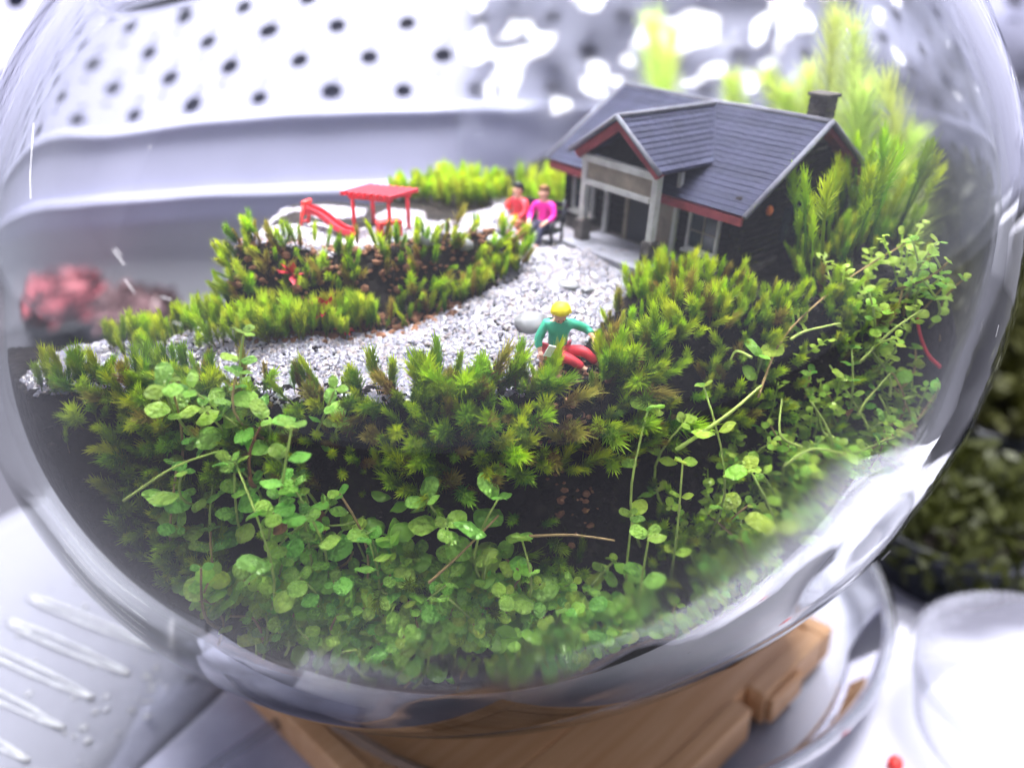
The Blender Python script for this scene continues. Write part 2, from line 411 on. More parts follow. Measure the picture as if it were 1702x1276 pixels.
def path_mask(x, y):
    """where the pale gravel lies"""
    x = np.asarray(x, float); y = np.asarray(y, float)
    ye = y_edge(x); yt = y_terr(x)
    right = np.interp(y, [13.4, 14.4, 15.5, 16.5, 17.5, 19, 21.0], [0.2, 1.1, 1.9, 2.4, 2.6, 2.0, 1.2])
    jit = 0.25 * vnoise(x * 2, y * 2)
    a = (y > ye - 0.08 + jit * .6) & (y < yt + jit) & (x < right + jit) & (x > -8.5)
    b_ = (y >= yt) & (x > -0.4 + jit + np.clip(17.2 - y, 0, 2) * .2) & (x < right + jit) & (y < 20.6)
    top = (x > -5.3) & (x < -0.4) & (y > yt + 0.95 + jit) & (y < 19.3) & (vnoise(x * 1.3 + 5, y * 1.3) > -0.12)
    man = ((x - 0.95) ** 2 + (y - 14.0) ** 2) < 0.5 ** 2
    return (a | b_ | top) & ~man

# soil: lower bowl shell closed by the height field
def build_soil():
    nu, nv = 260, 150
    vs = []; fs = []
    th = np.linspace(0, math.pi, nv); ph = np.linspace(0, 2 * math.pi, nu, endpoint=False)
    T, P = np.meshgrid(th, ph, indexing='ij')
    ri = BR - 0.68; rz = BR * BK - 0.88
    q = np.stack([ri * np.sin(T) * np.cos(P), ri * np.sin(T) * np.sin(P), rz * np.cos(T)], -1)
    p = q @ np.array(BROT).T + BCN
    # for points above the height field: pull straight down onto it, but never below the shell
    x, y, z = p[..., 0].copy(), p[..., 1].copy(), p[..., 2]
    A = np.array(BROTI); ax = np.array([1 / ri ** 2, 1 / ri ** 2, 1 / rz ** 2]); dz = A[:, 2]
    def lower(x, y):      # height of the lower shell under x, y
        d0 = np.stack([x - BCN[0], y - BCN[1], np.full_like(x, -BCN[2])], -1) @ A.T
        a_ = (ax * dz * dz).sum(); b_ = 2 * (d0 * ax * dz).sum(-1); c_ = (d0 * d0 * ax).sum(-1) - 1
        return (-b_ - np.sqrt(np.clip(b_ * b_ - 4 * a_ * c_, 0, None))) / (2 * a_)
    above = z > H(x, y)
    x0, y0 = x.copy(), y.copy(); done = ~above
    for k in range(240):  # slide inwards until the height field lies above the shell
        f_ = 1 - k / 400
        xt = BCN[0] + (x0 - BCN[0]) * f_; yt = BCN[1] + (y0 - BCN[1]) * f_
        ok = ~done & (H(xt, yt) >= lower(xt, yt))
        x = np.where(ok, xt, x); y = np.where(ok, yt, y); done |= ok
    znew = np.where(above, np.maximum(H(x, y), lower(x, y)), z)
    pts = np.stack([x, y, znew], -1).reshape(-1, 3)
    for i in range(nv - 1):
        for k in range(nu):
            fs.append((i * nu + k, (i + 1) * nu + k, (i + 1) * nu + (k + 1) % nu, i * nu + (k + 1) % nu))
    o = mesh_obj('soil', pts, fs, M['layers'], None, True)
    tag(o, 'dark soil mound filling the lower half of the glass bowl', None, None, 'structure')
build_soil()

# ------------------------------------------------------------------ glass bowl
def build_bowl():
    nseg = 192
    root = empty('glass_bowl', BC)
    root.rotation_mode = 'QUATERNION'; root.rotation_quaternion = Vector((0, 0, 1)).rotation_difference(BAX)
    ztop = 9.35
    out = []; inn = []
    a0 = math.acos(ztop / (BR * BK))
    nz = 120
    prof = []
    for i in range(nz + 1):
        a = a0 + (math.pi - a0) * i / nz
        prof.append((BR * math.sin(a), BR * BK * math.cos(a), 'o'))
    rimr = BR * math.sin(a0)
    inner = []
    for i in range(nz + 1):
        a = math.pi - (math.pi - a0) * i / nz
        tk = 0.42 + 0.24 * (0.5 - 0.5 * math.cos(a)) ** 3
        inner.append(((BR - tk) * math.sin(a), (BR * BK - tk * 1.15) * math.cos(a), 'i'))
    lip = [(rimr - 0.45, ztop + 0.28, 'r'), (rimr - 0.22, ztop + 0.45, 'r'), (rimr + 0.0, ztop + 0.25, 'r')]
    allp = prof + inner[:-1] + [(inner[-1][0], inner[-1][1], 'r')] + lip
    v = []; f = []
    for (r_, z, k) in allp:
        r_ = max(r_, 0.0008)
        an = np.linspace(0, 2 * math.pi, nseg, endpoint=False)
        x = r_ * np.cos(an); y = r_ * np.sin(an); zz = np.full(nseg, z)
        if k == 'i':
            low = float(sstep(0.5, -7.0, z))
            d = (0.030 + 0.05 * low) * vnoise(x * 0.42 + 9, y * 0.42, z * 0.42) + low * 0.045 * vnoise(x * 0.95 + 20, y * 0.95, z * 0.95 + 3) + low * 0.012 * vnoise(x * 2.6, y * 2.6 + 4, z * 3.2)
            s_ = 1 + d / max(math.hypot(r_, z), 0.1)
            x *= s_; y *= s_; zz = zz * s_
        v += list(zip(x, y, zz))
    n = len(allp)
    for i in range(n):
        j = (i + 1) % n
        for k in range(nseg):
            f.append((i * nseg + k, j * nseg + k, j * nseg + (k + 1) % nseg, i * nseg + (k + 1) % nseg))
    o = mesh_obj('glass_wall', v, f, M['glass'], root, True)
    o.data.materials.append(M['wetglass'])
    o.data.polygons.foreach_set('material_index', [1 if nz + 1 <= (q // nseg) < 2 * nz else 0 for q in range(len(f))])
    tag(root, 'large clear round glass bowl holding the miniature garden on the wooden board', 'glass bowl')
build_bowl()

def scratches():
    root = bpy.data.objects['glass_bowl']; inv = root.matrix_basis.inverted()
    bpy.context.view_layer.update(); inv = root.matrix_world.inverted()
    s, c_ = math.sin(PITCH), math.cos(PITCH)
    def hit(u, v):
        d = Vector(((u - 851) / 1416, c_ + (638 - v) / 1416 * s, -s + (638 - v) / 1416 * c_))
        o = inv @ Vector((0, 0, CAMZ)); e = inv.to_3x3() @ d
        S = Vector((1 / BR, 1 / BR, 1 / (BR * BK))); o2 = Vector(a * b_ for a, b_ in zip(o, S)); e2 = Vector(a * b_ for a, b_ in zip(e, S))
        A_, B_, C_ = e2.dot(e2), 2 * o2.dot(e2), o2.dot(o2) - 1.0
        t = (-B_ - math.sqrt(max(0, B_ * B_ - 4 * A_ * C_))) / (2 * A_)
        return o + e * t
    for pts, r_ in (([(56, 205), (53, 245), (50, 290), (51, 330)], .004), ([(187, 415), (197, 428), (207, 440)], .003), ([(192, 412), (203, 425)], .002), ([(208, 465), (224, 487)], .003), ([(268, 493), (284, 498)], .004), ([(288, 535), (302, 540)], .003), ([(250, 243), (249, 248)], .007), ([(1465, 930), (1480, 915)], .007), ([(1540, 780), (1549, 772)], .006), ([(1655, 560), (1660, 540)], .006)):
        MB().tube([hit(*p) for p in pts], r_, 4).build('scratch', M['paper'], root)
scratches()

# ------------------------------------------------------------------ setting: table, shelf, tray behind, stand, saucer
TZ = -12.6
o = mesh_obj('table', [(-220, -30, TZ), (220, -30, TZ), (220, 220, TZ), (-220, 220, TZ)], [(0, 1, 2, 3)], M['table'])
tag(o, kind='structure', label='dark table top under everything')
o = MB().box((-160, 112, TZ), (160, 118, 110)).build('wall', M['wallpaint'], None)
tag(o, kind='structure', label='pale lavender wall far behind the bowl')

def perforated_tray():
    root = empty('perforated_tray', (-2, 50, -4.6))
    tag(root, 'white perforated plastic tray leaning up behind the glass bowl', 'tray')
    # leaning panel with real holes, staggered
    pitchx, pitchy, rad, n = 4.4, 2.4, 0.64, 16
    cols, rows = 20, 12
    lean = math.radians(32)
    vs = []; fs = []
    def emit(u, v_): return (u, v_ * math.sin(lean), v_ * math.cos(lean))
    for r_ in range(rows):
        off = (r_ % 2) * pitchx / 2
        for c_ in range(-1, cols):
            cx = (c_ - cols / 2) * pitchx + off; cy_ = r_ * pitchy + pitchy / 2
            base = len(vs)
            rr = rad * (1 + 0.25 * float(vnoise(cx * .7, cy_ * .9)))
            for k in range(n):
                an = 2 * math.pi * k / n + math.pi / n
                vs.append(emit(cx + rr * math.cos(an), cy_ + rr * math.sin(an) * 0.95))
            for k in range(n):
                an = 2 * math.pi * k / n + math.pi / n
                m_ = max(abs(math.cos(an)), abs(math.sin(an)))
                vs.append(emit(cx + pitchx / 2 * math.cos(an) / m_, cy_ + pitchy / 2 * math.sin(an) / m_))
            for k in range(n):
                k2 = (k + 1) % n
                fs.append((base + k, base + n + k, base + n + k2, base + k2))
            # corners of the square cell
            for (sx, sy) in ((1, 1), (-1, 1), (-1, -1), (1, -1)):
                vs.append(emit(cx + sx * pitchx / 2, cy_ + sy * pitchy / 2))
                i = len(vs) - 1
                best = sorted(range(n), key=lambda k: (Vector(vs[base + n + k]) - Vector(vs[i])).length)[:2]
                fs.append((i, base + n + best[0], base + n + best[1]))
    p = mesh_obj('perforated_panel', vs, fs, M['tray'], root, False, (0, 0.3, 6.2))
    sol = p.modifiers.new('solid', 'SOLIDIFY'); sol.thickness = 0.25; sol.offset = -1
    back = MB()
    w2 = cols * pitchx / 2 + 2; hh = rows * pitchy
    back.add([emit(-w2, -1), emit(w2, -1), emit(w2, hh), emit(-w2, hh)], [(0, 1, 2, 3)])
    back.build('dark_liner', M['hole'], root, False, (0, 1.2, 5.6))
    # front wall, rolled lip and foot
    MB().box((-w2, -0.1, 1.7), (w2, 0.25, 6.0)).build('front_wall', M['tray2'], root, bevel=0.1)
    MB().tube([(-w2, -0.15, 6.15), (w2, -0.15, 6.15)], 0.34, 10).build('rolled_lip', M['tray2'], root, True)
    MB().tube([(-w2, -0.35, 1.55), (w2, -0.35, 1.55)], 0.28, 10).build('lower_lip', M['tray2'], root, True)
    MB().box((-w2, 0.0, -0.2), (w2, 0.4, 1.3)).build('foot_rail', M['tray2'], root, bevel=0.08)
perforated_tray()
o = MB().box((-70, 51, TZ), (70, 56, -4.9)).build('shelf_front', M['shelf'], None)
tag(o, 'dull grey shelf front under the perforated tray', 'shelf')

def film():
    nx, nz = 110, 60
    xs = np.linspace(-3, 36, nx); zs = np.linspace(-5.5, 20, nz)
    X, Z = np.meshgrid(xs, zs, indexing='ij')
    Y = 47.2 + np.clip(Z - 1.6, 0, 99) * 0.55 + 1.6 * vnoise(X * 0.16, Z * 0.2) + 1.5 * vnoise(X * 0.4 + 7, Z * 0.45) * 1.2 + 0.55 * np.abs(vnoise(X * 0.9, Z * 0.9 + 3)) * 2
    v = np.stack([X, Y, Z], -1).reshape(-1, 3)
    f = [(i * nz + k, (i + 1) * nz + k, (i + 1) * nz + k + 1, i * nz + k + 1) for i in range(nx - 1) for k in range(nz - 1)]
    o = mesh_obj('plastic_film', v, f, M['film'], None, True)
    tag(o, 'crumpled clear plastic film hanging over the white perforated tray', 'plastic film')
film()

# wooden board: square, one corner towards the camera
def stand():
    root = empty('wooden_stand', (0.1, 20.7, -11.9), (0, 0, math.radians(45)))
    tag(root, 'square brown wooden board with raised rim carrying the glass bowl', 'wooden stand')
    h = 6.8
    for i in range(5):
        y0 = -h + 0.6 + i * (2 * h - 1.2) / 5; y1 = y0 + (2 * h - 1.2) / 5 - 0.03
        MB().box((-h + 0.6, y0, 0), (h - 0.6, y1, 0.75 + 0.02 * (i % 2))).build('board', M['wood'], root, bevel=0.04)
    def rim(a, b_, name='rim'): return MB().box(a, b_).build(name, M['wood'], root, bevel=0.05)
    rim((-h, -h, -0.2), (-h + 0.57, h, 0.86))
    rim((h - 0.57, -h, -0.2), (h, h, 0.86))
    rim((-h + 0.6, h - 0.57, -0.2), (h - 0.6, h, 0.86))
    # near right rim with the finger notch
    rim((-h + 0.6, -h, -0.2), (2.1, -h + 0.57, 0.86))
    rim((2.8, -h, -0.2), (h - 0.6, -h + 0.57, 0.86))
    rim((2.9, -h - 0.22, -0.1), (4.6, -h - 0.03, 0.7), 'side_block')
stand()

def saucer():
    root = empty('clear_saucer', (2.0, 24.0, TZ))
    tag(root, 'wide round clear plastic saucer under the wooden board', 'saucer')
    MB().lathe([(0.01, 0.15), (8.6, 0.15), (9.0, 0.25), (9.7, 1.9), (9.95, 2.0), (9.95, 1.85), (9.2, 0.1), (8.7, 0.02), (0.01, 0.02)], 72).build('dish', M['clear'], root, True)
    MB().lathe([(9.75, 1.9), (9.86, 2.06), (10.05, 2.06), (10.1, 1.9), (9.95, 1.8)], 72).build('rim', M['clear'], root, True)
saucer()

def pot():
    root = empty('milky_pot', (14.6, 17.6, TZ))
    tag(root, 'round milky white plastic pot with domed lid in the lower right corner', 'pot')
    MB().lathe([(2.9, 0.0), (3.3, 0.3), (3.6, 2.0), (3.6, 2.3)], 48).build('pot_wall', M['milky'], root, True)
    MB().lathe([(3.75, 2.0), (3.8, 2.35), (3.5, 2.55), (2.6, 2.75), (1.2, 2.85), (0.01, 2.88)], 48).build('lid', M['milky'], root, True)
    c_ = MB().lathe([(0.01, 0.3), (0.16, 0.28), (0.2, 0.2), (0.2, 0.0), (0.01, 0.0)], 16).build('red_cap', M['redbright'], None, True, (10.2, 16.8, TZ + 0.1))
    c_.name = 'bottle_cap'
    tag(c_, 'small red cap lying beside the milky white pot', 'cap')
pot()

def ribbed_lid():
    root = empty('ribbed_lid', (-13.5, 20.2, TZ), (0, 0, math.radians(-26)))
    tag(root, 'clear ribbed plastic lid with water drops at lower left of the bowl', 'plastic lid')
    nx, ny = 40, 30
    xs = np.linspace(-9, 5.4, nx); ys = np.linspace(-6, 8, ny)
    X, Y = np.meshgrid(xs, ys, indexing='ij')
    e = np.minimum.reduce([X + 9, 5.4 - X, Y + 6, 8 - Y])
    Z = 0.2 + 1.1 * sstep(0, 0.9, e) + 0.12 * vnoise(X * .5, Y * .5)
    f = [(i * ny + k, (i + 1) * ny + k, (i + 1) * ny + k + 1, i * ny + k + 1) for i in range(nx - 1) for k in range(ny - 1)]
    mesh_obj('lid_sheet', np.stack([X, Y, Z], -1).reshape(-1, 3), f, M['lid'], root, True)
    r2 = random.Random(3)
    for i, y0 in enumerate((-4.4, -3.3, -2.2, -1.1, 0.0, 1.1)):
        a = -4.6 + i * 0.45 + r2.uniform(-.5, .5); b_ = 3.6 - r2.uniform(0, .8)
        for s in (-0.15, 0.15):
            pts = [(a + (b_ - a) * t / 14, y0 + s * (1 - (t / 14) ** 4 * .9) * (1 - (1 - t / 14) ** 6 * .8), 1.36 + 0.03 * r2.random()) for t in range(15)]
            MB().tube(pts, [0.04 + 0.035 * r2.random() for _ in pts], 6).build('rib', M['rib'], root, True)
    bm = bmesh.new(); bmesh.ops.create_icosphere(bm, subdivisions=2, radius=1)
    me = bpy.data.meshes.new('drop'); bm.to_mesh(me); bm.free(); me.materials.append(M['drop'])
    me.polygons.foreach_set('use_smooth', [True] * len(me.polygons))
    for i in range(70):
        s = r2.uniform(0.035, 0.13)
        x = r2.uniform(-5, 4.6); y = r2.uniform(-4.5, 3.5)
        if i < 28: x = r2.uniform(3.0, 4.7); y = r2.uniform(-2.6, 1.0)
        inst('water_drop', me, root, Matrix.Translation((x, y, 1.34)) @ Matrix.Diagonal((s, s, s * .7, 1)))
ribbed_lid()
o = MB().tube([(-8.8, 14.4, TZ + .9), (-7.4, 16.2, TZ + 1.0), (-5.6, 18.4, TZ + .9)], 0.16, 8).build('plastic_stick', M['milky'], None, True)
tag(o, 'pale plastic stick lying beside the wooden board', 'stick')
o = MB().box((-10.5, 12.5, TZ + .40), (-4.2, 19.5, TZ + .50)).build('thin_slab', M['hole'], None)  # thin flat box under the near left edge of the stand
tag(o, 'thin flat slab under the near corner of the wooden board', 'mat')

nx_ = 40
v_ = []; 
for i in range(nx_):
    for k in range(nx_):
        x = -7.0 + 31 * i / (nx_ - 1); y = 10.5 + 18.0 * k / (nx_ - 1)
        v_.append((x, y, TZ + .05 + .35 * abs(float(vnoise(x * .5, y * .5))) ))
o = mesh_obj('plastic_sheet', v_, [(i * nx_ + k, (i + 1) * nx_ + k, (i + 1) * nx_ + k + 1, i * nx_ + k + 1) for i in range(nx_ - 1) for k in range(nx_ - 1)], M['whitefilm'], None, True)  # sheet by the pot, extended under the stand to brighten the base glass
tag(o, 'wrinkled white plastic sheet by the milky pot, extended under the stand for brightness', 'plastic sheet')
# far potted plants
def leaf_cloud(name, mater, root, n, size, box, seed):
    r2 = np.random.RandomState(seed); v = []; f = []
    for i in range(n):
        d = r2.normal(size=3); d /= np.linalg.norm(d); d *= r2.rand() ** .4
        c_ = np.array(box[0]) + (d * .5 + .5) * (np.array(box[1]) - np.array(box[0]))
        a = r2.normal(size=3); a /= np.linalg.norm(a); b_ = np.cross(a, r2.normal(size=3)); b_ /= np.linalg.norm(b_)
        s = size * (0.6 + .8 * r2.rand()); k = len(v)
        v += [c_ - a * s, c_ - b_ * s * .45, c_ + a * s, c_ + b_ * s * .45]; f += [(k, k + 1, k + 2), (k, k + 2, k + 3)]
    return mesh_obj(name, v, f, mater, root)
def planter(loc, label, mater, w_, h_, box, n, size, seed, potmat):
    root = empty('potted_plant', loc); tag(root, label, 'potted plant', 'plants in pots around the bowl')
    MB().lathe([(w_ * .75, 0), (w_, h_), (w_ * 1.06, h_), (w_ * 1.06, h_ * .85), (w_ * .98, h_ * .8)], 28).build('pot', potmat, root, True)
    MB().lathe([(0.01, h_ * .9), (w_ * .97, h_ * .9)], 28).build('potting_soil', M['soil'], root)
    leaf_cloud('foliage', mater, root, n, size, box, seed)
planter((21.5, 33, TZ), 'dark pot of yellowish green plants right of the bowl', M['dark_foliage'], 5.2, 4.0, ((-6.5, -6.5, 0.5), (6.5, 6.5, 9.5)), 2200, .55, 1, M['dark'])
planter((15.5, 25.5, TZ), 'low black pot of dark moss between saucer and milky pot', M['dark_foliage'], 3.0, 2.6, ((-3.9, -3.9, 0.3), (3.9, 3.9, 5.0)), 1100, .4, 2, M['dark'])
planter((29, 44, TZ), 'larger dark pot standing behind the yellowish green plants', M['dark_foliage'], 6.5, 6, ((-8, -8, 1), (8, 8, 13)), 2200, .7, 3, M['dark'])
planter((-22.5, 45, TZ), 'blurred red leaved plant in dark pot behind the left glass', M['redleaf'], 3.2, 2.6, ((-3.2, -3, 2.2), (3.2, 3, 4.6)), 260, .8, 4, M['dark'])
planter((-29.5, 47, TZ), 'blurred mauve leaved plant at the far left edge', M['darkred'], 3.0, 2.4, ((-4, -3, 2), (4, 3, 5)), 300, .9, 5, M['dark'])

# ------------------------------------------------------------------ gravel, crumbs, stones
def ico(sub=1):
    bm = bmesh.new(); bmesh.ops.create_icosphere(bm, subdivisions=sub, radius=1)
    v = np.array([q.co[:] for q in bm.verts]); f = np.array([[q.index for q in t.verts] for t in bm.faces]); bm.free()
    return v, f
IV, IF = ico(1)
def grains(name, pts, smin, smax, material, seed, flat=0.75):
    r2 = np.random.RandomState(seed); n = len(pts)
    s = (smin + (smax - smin) * r2.rand(n) ** 2)[:, None] * (0.65 + 0.7 * r2.rand(n, 3)); 
    q = r2.normal(size=(n, 4)); q /= np.linalg.norm(q, axis=1)[:, None]
    w_, x, y, z = q.T
    R = np.stack([1 - 2 * (y * y + z * z), 2 * (x * y - z * w_), 2 * (x * z + y * w_), 2 * (x * y + z * w_), 1 - 2 * (x * x + z * z), 2 * (y * z - x * w_), 2 * (x * z - y * w_), 2 * (y * z + x * w_), 1 - 2 * (x * x + y * y)], -1).reshape(n, 3, 3)
    base = IV[None] * (1 + 0.25 * (r2.rand(n, len(IV), 1) - .5)) * s[:, None, :]
    v = np.einsum('nij,nkj->nki', R, base); v[..., 2] *= flat
    v += np.asarray(pts)[:, None, :]
    f = (IF[None] + (np.arange(n) * len(IV))[:, None, None]).reshape(-1, 3)
    me = bpy.data.meshes.new(name); me.from_pydata(v.reshape(-1, 3).tolist(), [], f.tolist())
    a = me.attributes.new('grain', 'FLOAT', 'POINT'); a.data.foreach_set('value', np.repeat(r2.rand(n), len(IV)).astype(np.float32))
    me.materials.append(material)
    return link(bpy.data.objects.new(name, me))

rs = np.random.RandomState(11)
def scatter(n, x0, x1, y0, y1, pred, lift=0.0, margin=0.15):
    out = []
    while len(out) < n:
        x = rs.uniform(x0, x1, 4000); y = rs.uniform(y0, y1, 4000)
        k = pred(x, y)
        x, y = x[k], y[k]
        p = np.stack([x, y, H(x, y) + lift], -1)
        p = p[inside(p, margin) < 1]
        out += p.tolist()
        if len(p) == 0: break
    return out[:n]
gp = scatter(40000, -9, 4, 12.8, 21, path_mask, 0.02)
o = grains('gravel', gp, 0.02, 0.062, M['gravel'], 21)
tag(o, 'pale quartz gravel covering the little path and terrace top', 'gravel', None, 'stuff')
def crumb_pred(x, y):
    man = ((x - 0.95) ** 2 + (y - 13.6) ** 2) < 0.75 ** 2
    ter = (x > -5.4) & (x < 0.3) & (np.abs(y - y_terr(x) - 0.85) < 0.35)
    sl = (x > 0.5) & (x < 1.5) & (y > y_edge(x) - .3) & (y < y_edge(x) + .4)
    foot = (x > -5.4) & (x < -1.0) & (np.abs(y - y_terr(x) - 0.1) < 0.3)
    return man | ter | sl | foot
o = grains('soil_crumbs', scatter(850, -6, 2, 12.5, 19, crumb_pred, 0.02), 0.03, 0.11, M['crumb'], 22)
tag(o, 'brown crumbly soil at the edges of the gravel', 'soil', None, 'stuff')
def dark_pred(x, y): return (y < y_edge(x) + 0.5)
o = grains('dark_soil_crumbs', scatter(2500, -8, 7, 10.5, 16, dark_pred, 0.0, .1), 0.05, 0.14, M['soil'], 23)
tag(o, 'dark damp soil crumbs on the front slope', 'soil', None, 'stuff')

def at(u, v, y):
    """point at distance y along the ray the photograph's pixel stands on"""
    rt = (u - 851) / 1416; up = (638 - v) / 1416
    s, c_ = math.sin(PITCH), math.cos(PITCH)
    d = Vector((rt, c_ + up * s, -s + up * c_)); t = y / d.y
    return Vector((0, 0, CAMZ)) + d * t
def ground(u, v, y0=10, y1=26):
    for i in range(800):
        y = y0 + (y1 - y0) * i / 800; p = at(u, v, y)
        if p.z <= float(H(p.x, p.y)): return p
    return at(u, v, y1)

SV, SF = ico(2)
def stone(u, v, size, flat, label, seed, material='pebble', tilt=0.0):
    r2 = np.random.RandomState(seed)
    p = ground(u, v)
    vv = SV * (1 + 0.35 * vnoise(SV[:, 0] * 1.6 + seed, SV[:, 1] * 1.6, SV[:, 2] * 1.6)[:, None])
    vv = vv * np.array([size, size * r2.uniform(.6, .9), size * flat])
    o = mesh_obj('stone', vv, SF.tolist(), M[material], None, True, p + Vector((0, 0, size * flat * .45)))
    o.rotation_euler = (tilt, r2.uniform(-.2, .2), r2.uniform(0, 6))
    tag(o, label, 'stone', 'grey stones along the path'); return o
stone(882, 545, 0.36, 0.5, 'flat dark grey stone just behind the figure in green', 1, tilt=.5)
stone(765, 410, 0.26, 0.5, 'grey stone on terrace edge beside red stool', 2)
stone(710, 405, 0.24, 0.5, 'pale grey stone between red stool and terrace edge', 3)
stone(945, 478, 0.24, 0.4, 'flat grey stone in the gravel path before the porch', 4)
stone(975, 485, 0.20, 0.35, 'smaller flat stone right of the stone before the porch', 5)
stone(820, 400, 0.26, 0.35, 'low grey stone at the feet of the bench sitters', 6)
stone(690, 585, 0.2, 0.4, 'small grey stone halfway along the gravel path', 7)
stone(500, 640, 0.26, 0.4, 'grey stone in the gravel above the tall moss', 8)

# ------------------------------------------------------------------ moss
def shoot_mesh(name, seed, material, needles=74, bare=0.25, nl=0.30, spread=0.62, width=0.014):
    r2 = random.Random(seed); mb = MB()
    bend = Vector((r2.uniform(-.18, .18), r2.uniform(-.18, .18), 0))
    ax = lambda t: Vector((bend.x * t * t, bend.y * t * t, t))
    mb.tube([ax(i / 4) for i in range(5)], [0.022, 0.02, 0.017, 0.014, 0.008], 4, False)
    for i in range(needles):
        t = bare + (1 - bare) * (i / (needles - 1)) ** 0.85
        an = i * 2.39996 + r2.uniform(-.3, .3)
        el = spread * (1.25 - 0.85 * ((t - bare) / (1 - bare)) ** 2) + r2.uniform(-.15, .15)
        L_ = nl * (0.75 + 0.5 * r2.random()) * (0.7 + .5 * t)
        rad = Vector((math.cos(an), math.sin(an), 0)); tan = Vector((-math.sin(an), math.cos(an), 0))
        p0 = ax(min(t, 1) * 0.93)
        d1 = rad * math.sin(el) + Vector((0, 0, 1)) * math.cos(el)
        el2 = el + r2.uniform(-0.5, 0.35)
        d2 = rad * math.sin(el2) + Vector((0, 0, 1)) * math.cos(el2) + Vector((bend.x, bend.y, 0)) * .8
        p1 = p0 + d1 * L_ * .5; p2 = p1 + d2 * L_ * .55
        wv = tan * width
        mb.add([p0 - wv * .7, p0 + wv * .7, p1 + wv, p1 - wv, p2], [(0, 1, 2, 3), (3, 2, 4)])
    me = bpy.data.meshes.new(name)
    me.from_pydata([tuple(p) for p in mb.v], [], mb.f); me.materials.append(material)
    return me
SH = {k: [shoot_mesh('moss_shoot_' + k, 10 * i + 3, M[k], 130, 0.22 + .05 * i, 0.27 + .03 * (i % 3), 0.55 + .08 * (i % 4)) for i in range(5)] for k in ('moss', 'mossdark', 'mossback', 'mossbrown')}
TALL = [shoot_mesh('moss_tall', 77 + i, M['moss'], 60, 0.70, 0.15, 0.7, 0.011) for i in range(3)]

def orient(d, twist):
    return d.to_track_quat('Z', 'Y').to_matrix().to_4x4() @ Matrix.Rotation(twist, 4, 'Z')

def moss_patch(label, pts, smin, smax, kinds, upw, jitter, sink=0.12, meshes=None):
    c_ = Vector(np.mean(np.array(pts), 0)); c_.z = float(H(c_.x, c_.y))
    root = empty('moss_patch', c_); tag(root, label, 'moss', 'moss patches in the bowl')
    cp = Vector(cam.location)
    items = []
    for p in pts:
        p = Vector(p); n = hn(p.x, p.y)
        d = (n * (1 - upw) + Vector((0, 0, 1)) * upw + Vector((rnd.gauss(0, jitter), rnd.gauss(0, jitter), rnd.gauss(0, jitter * .5)))).normalized()
        s = rnd.uniform(smin, smax)
        me = rnd.choice(meshes or SH[rnd.choice(kinds)])
        tip = p + d * s
        if float(inside(tip, 0.12)) > 1: continue
        wd = s * rnd.uniform(.75, 1.05)
        mt = Matrix.Translation(p - c_ - d * s * sink) @ orient(d, rnd.uniform(0, 6.28)) @ Matrix.Diagonal((wd, wd, s, 1))
        items.append(((p - cp).length, me, mt))
    items.sort(key=lambda t: t[0])
    for k, (_, me, mt) in enumerate(items[:300]):
        inst('moss_shoot', me, root, mt)
    if len(items) > 300:      # the rest of the patch in one mesh
        vs = []; fs = []
        for _, me, mt in items[300:]:
            n0 = len(vs); vs += [tuple(mt @ q.co) for q in me.vertices]; fs += [tuple(i + n0 for i in q.vertices) for q in me.polygons]
        o = mesh_obj('moss_rest', vs, fs, M['mossdark'], root); o['kind'] = 'stuff'

def P_front(x0, x1): return lambda x, y: (x > x0) & (x < x1) & (y > y_edge(x) - 0.45) & (y < y_edge(x) + 0.08) & (((x - 0.98) ** 2 + (y - 13.88) ** 2) > 0.36)
moss_patch('dense bright moss along the front edge of the path, left half', scatter(160, -6.6, -2.2, 12, 14, P_front(-6.6, -2.2)), 0.35, 0.85, ['moss', 'moss', 'mossdark', 'mossbrown'], 0.35, 0.24)
moss_patch('dense bright moss hanging over the dark slope below the green figure', scatter(290, -2.2, 2.6, 12, 15, P_front(-2.2, 2.6)), 0.4, 1.05, ['moss', 'moss', 'moss', 'mossdark', 'mossdark', 'mossbrown'], 0.35, 0.26)
P_low = lambda x, y: (y > y_edge(x) - 1.3) & (y < y_edge(x) - 0.45) & (vnoise(x * 1.2, y * 1.2 + 30) > -0.05)
moss_patch('sparse dark moss tufts low on the shaded front slope', scatter(60, -5.5, 3.0, 11.5, 15, P_low), 0.45, 0.8, ['mossdark'], 0.25, 0.3)
P_bank = lambda x, y: (x > np.interp(y, [13.5, 14.4, 15.5, 16.5], [1.5, 1.5, 2.1, 2.6])) & (y > y_edge(x) - 0.5) & (y < 15.2 + 0.75 * np.clip(4.6 - x, 0, 3)) & (vnoise(x * 1.5 + 8, y * 1.5) > -0.28)
moss_patch('star tipped moss on the bank below the house window', scatter(270, 1.4, 6.8, 13.2, 17.4, P_bank), 0.35, 0.75, ['moss', 'moss', 'mossback', 'mossbrown'], 0.5, 0.25)
P_ter = lambda x, y: (x > -5.7) & (x < 0.35) & (y > y_terr(x) - 0.05) & (y < y_terr(x) + 1.05) & (vnoise(x * 1.1, y * 1.1 + 3) > -0.3)
moss_patch('moss covering the steep face of the terrace under the red pergola', scatter(300, -5.7, 0.4, 14.7, 18.5, P_ter), 0.3, 0.62, ['mossback', 'moss', 'mossdark', 'mossbrown'], 0.45, 0.2)
P_tl = lambda x, y: (x > -7.6) & (x < -4.7) & (y > 14.6) & (y < 16.0)
moss_patch('tall soft moss clump at the left end behind the gravel path', scatter(130, -7.6, -4.6, 14.3, 16.0, P_tl), 0.42, 0.68, ['mossback', 'moss'], 0.6, 0.2)
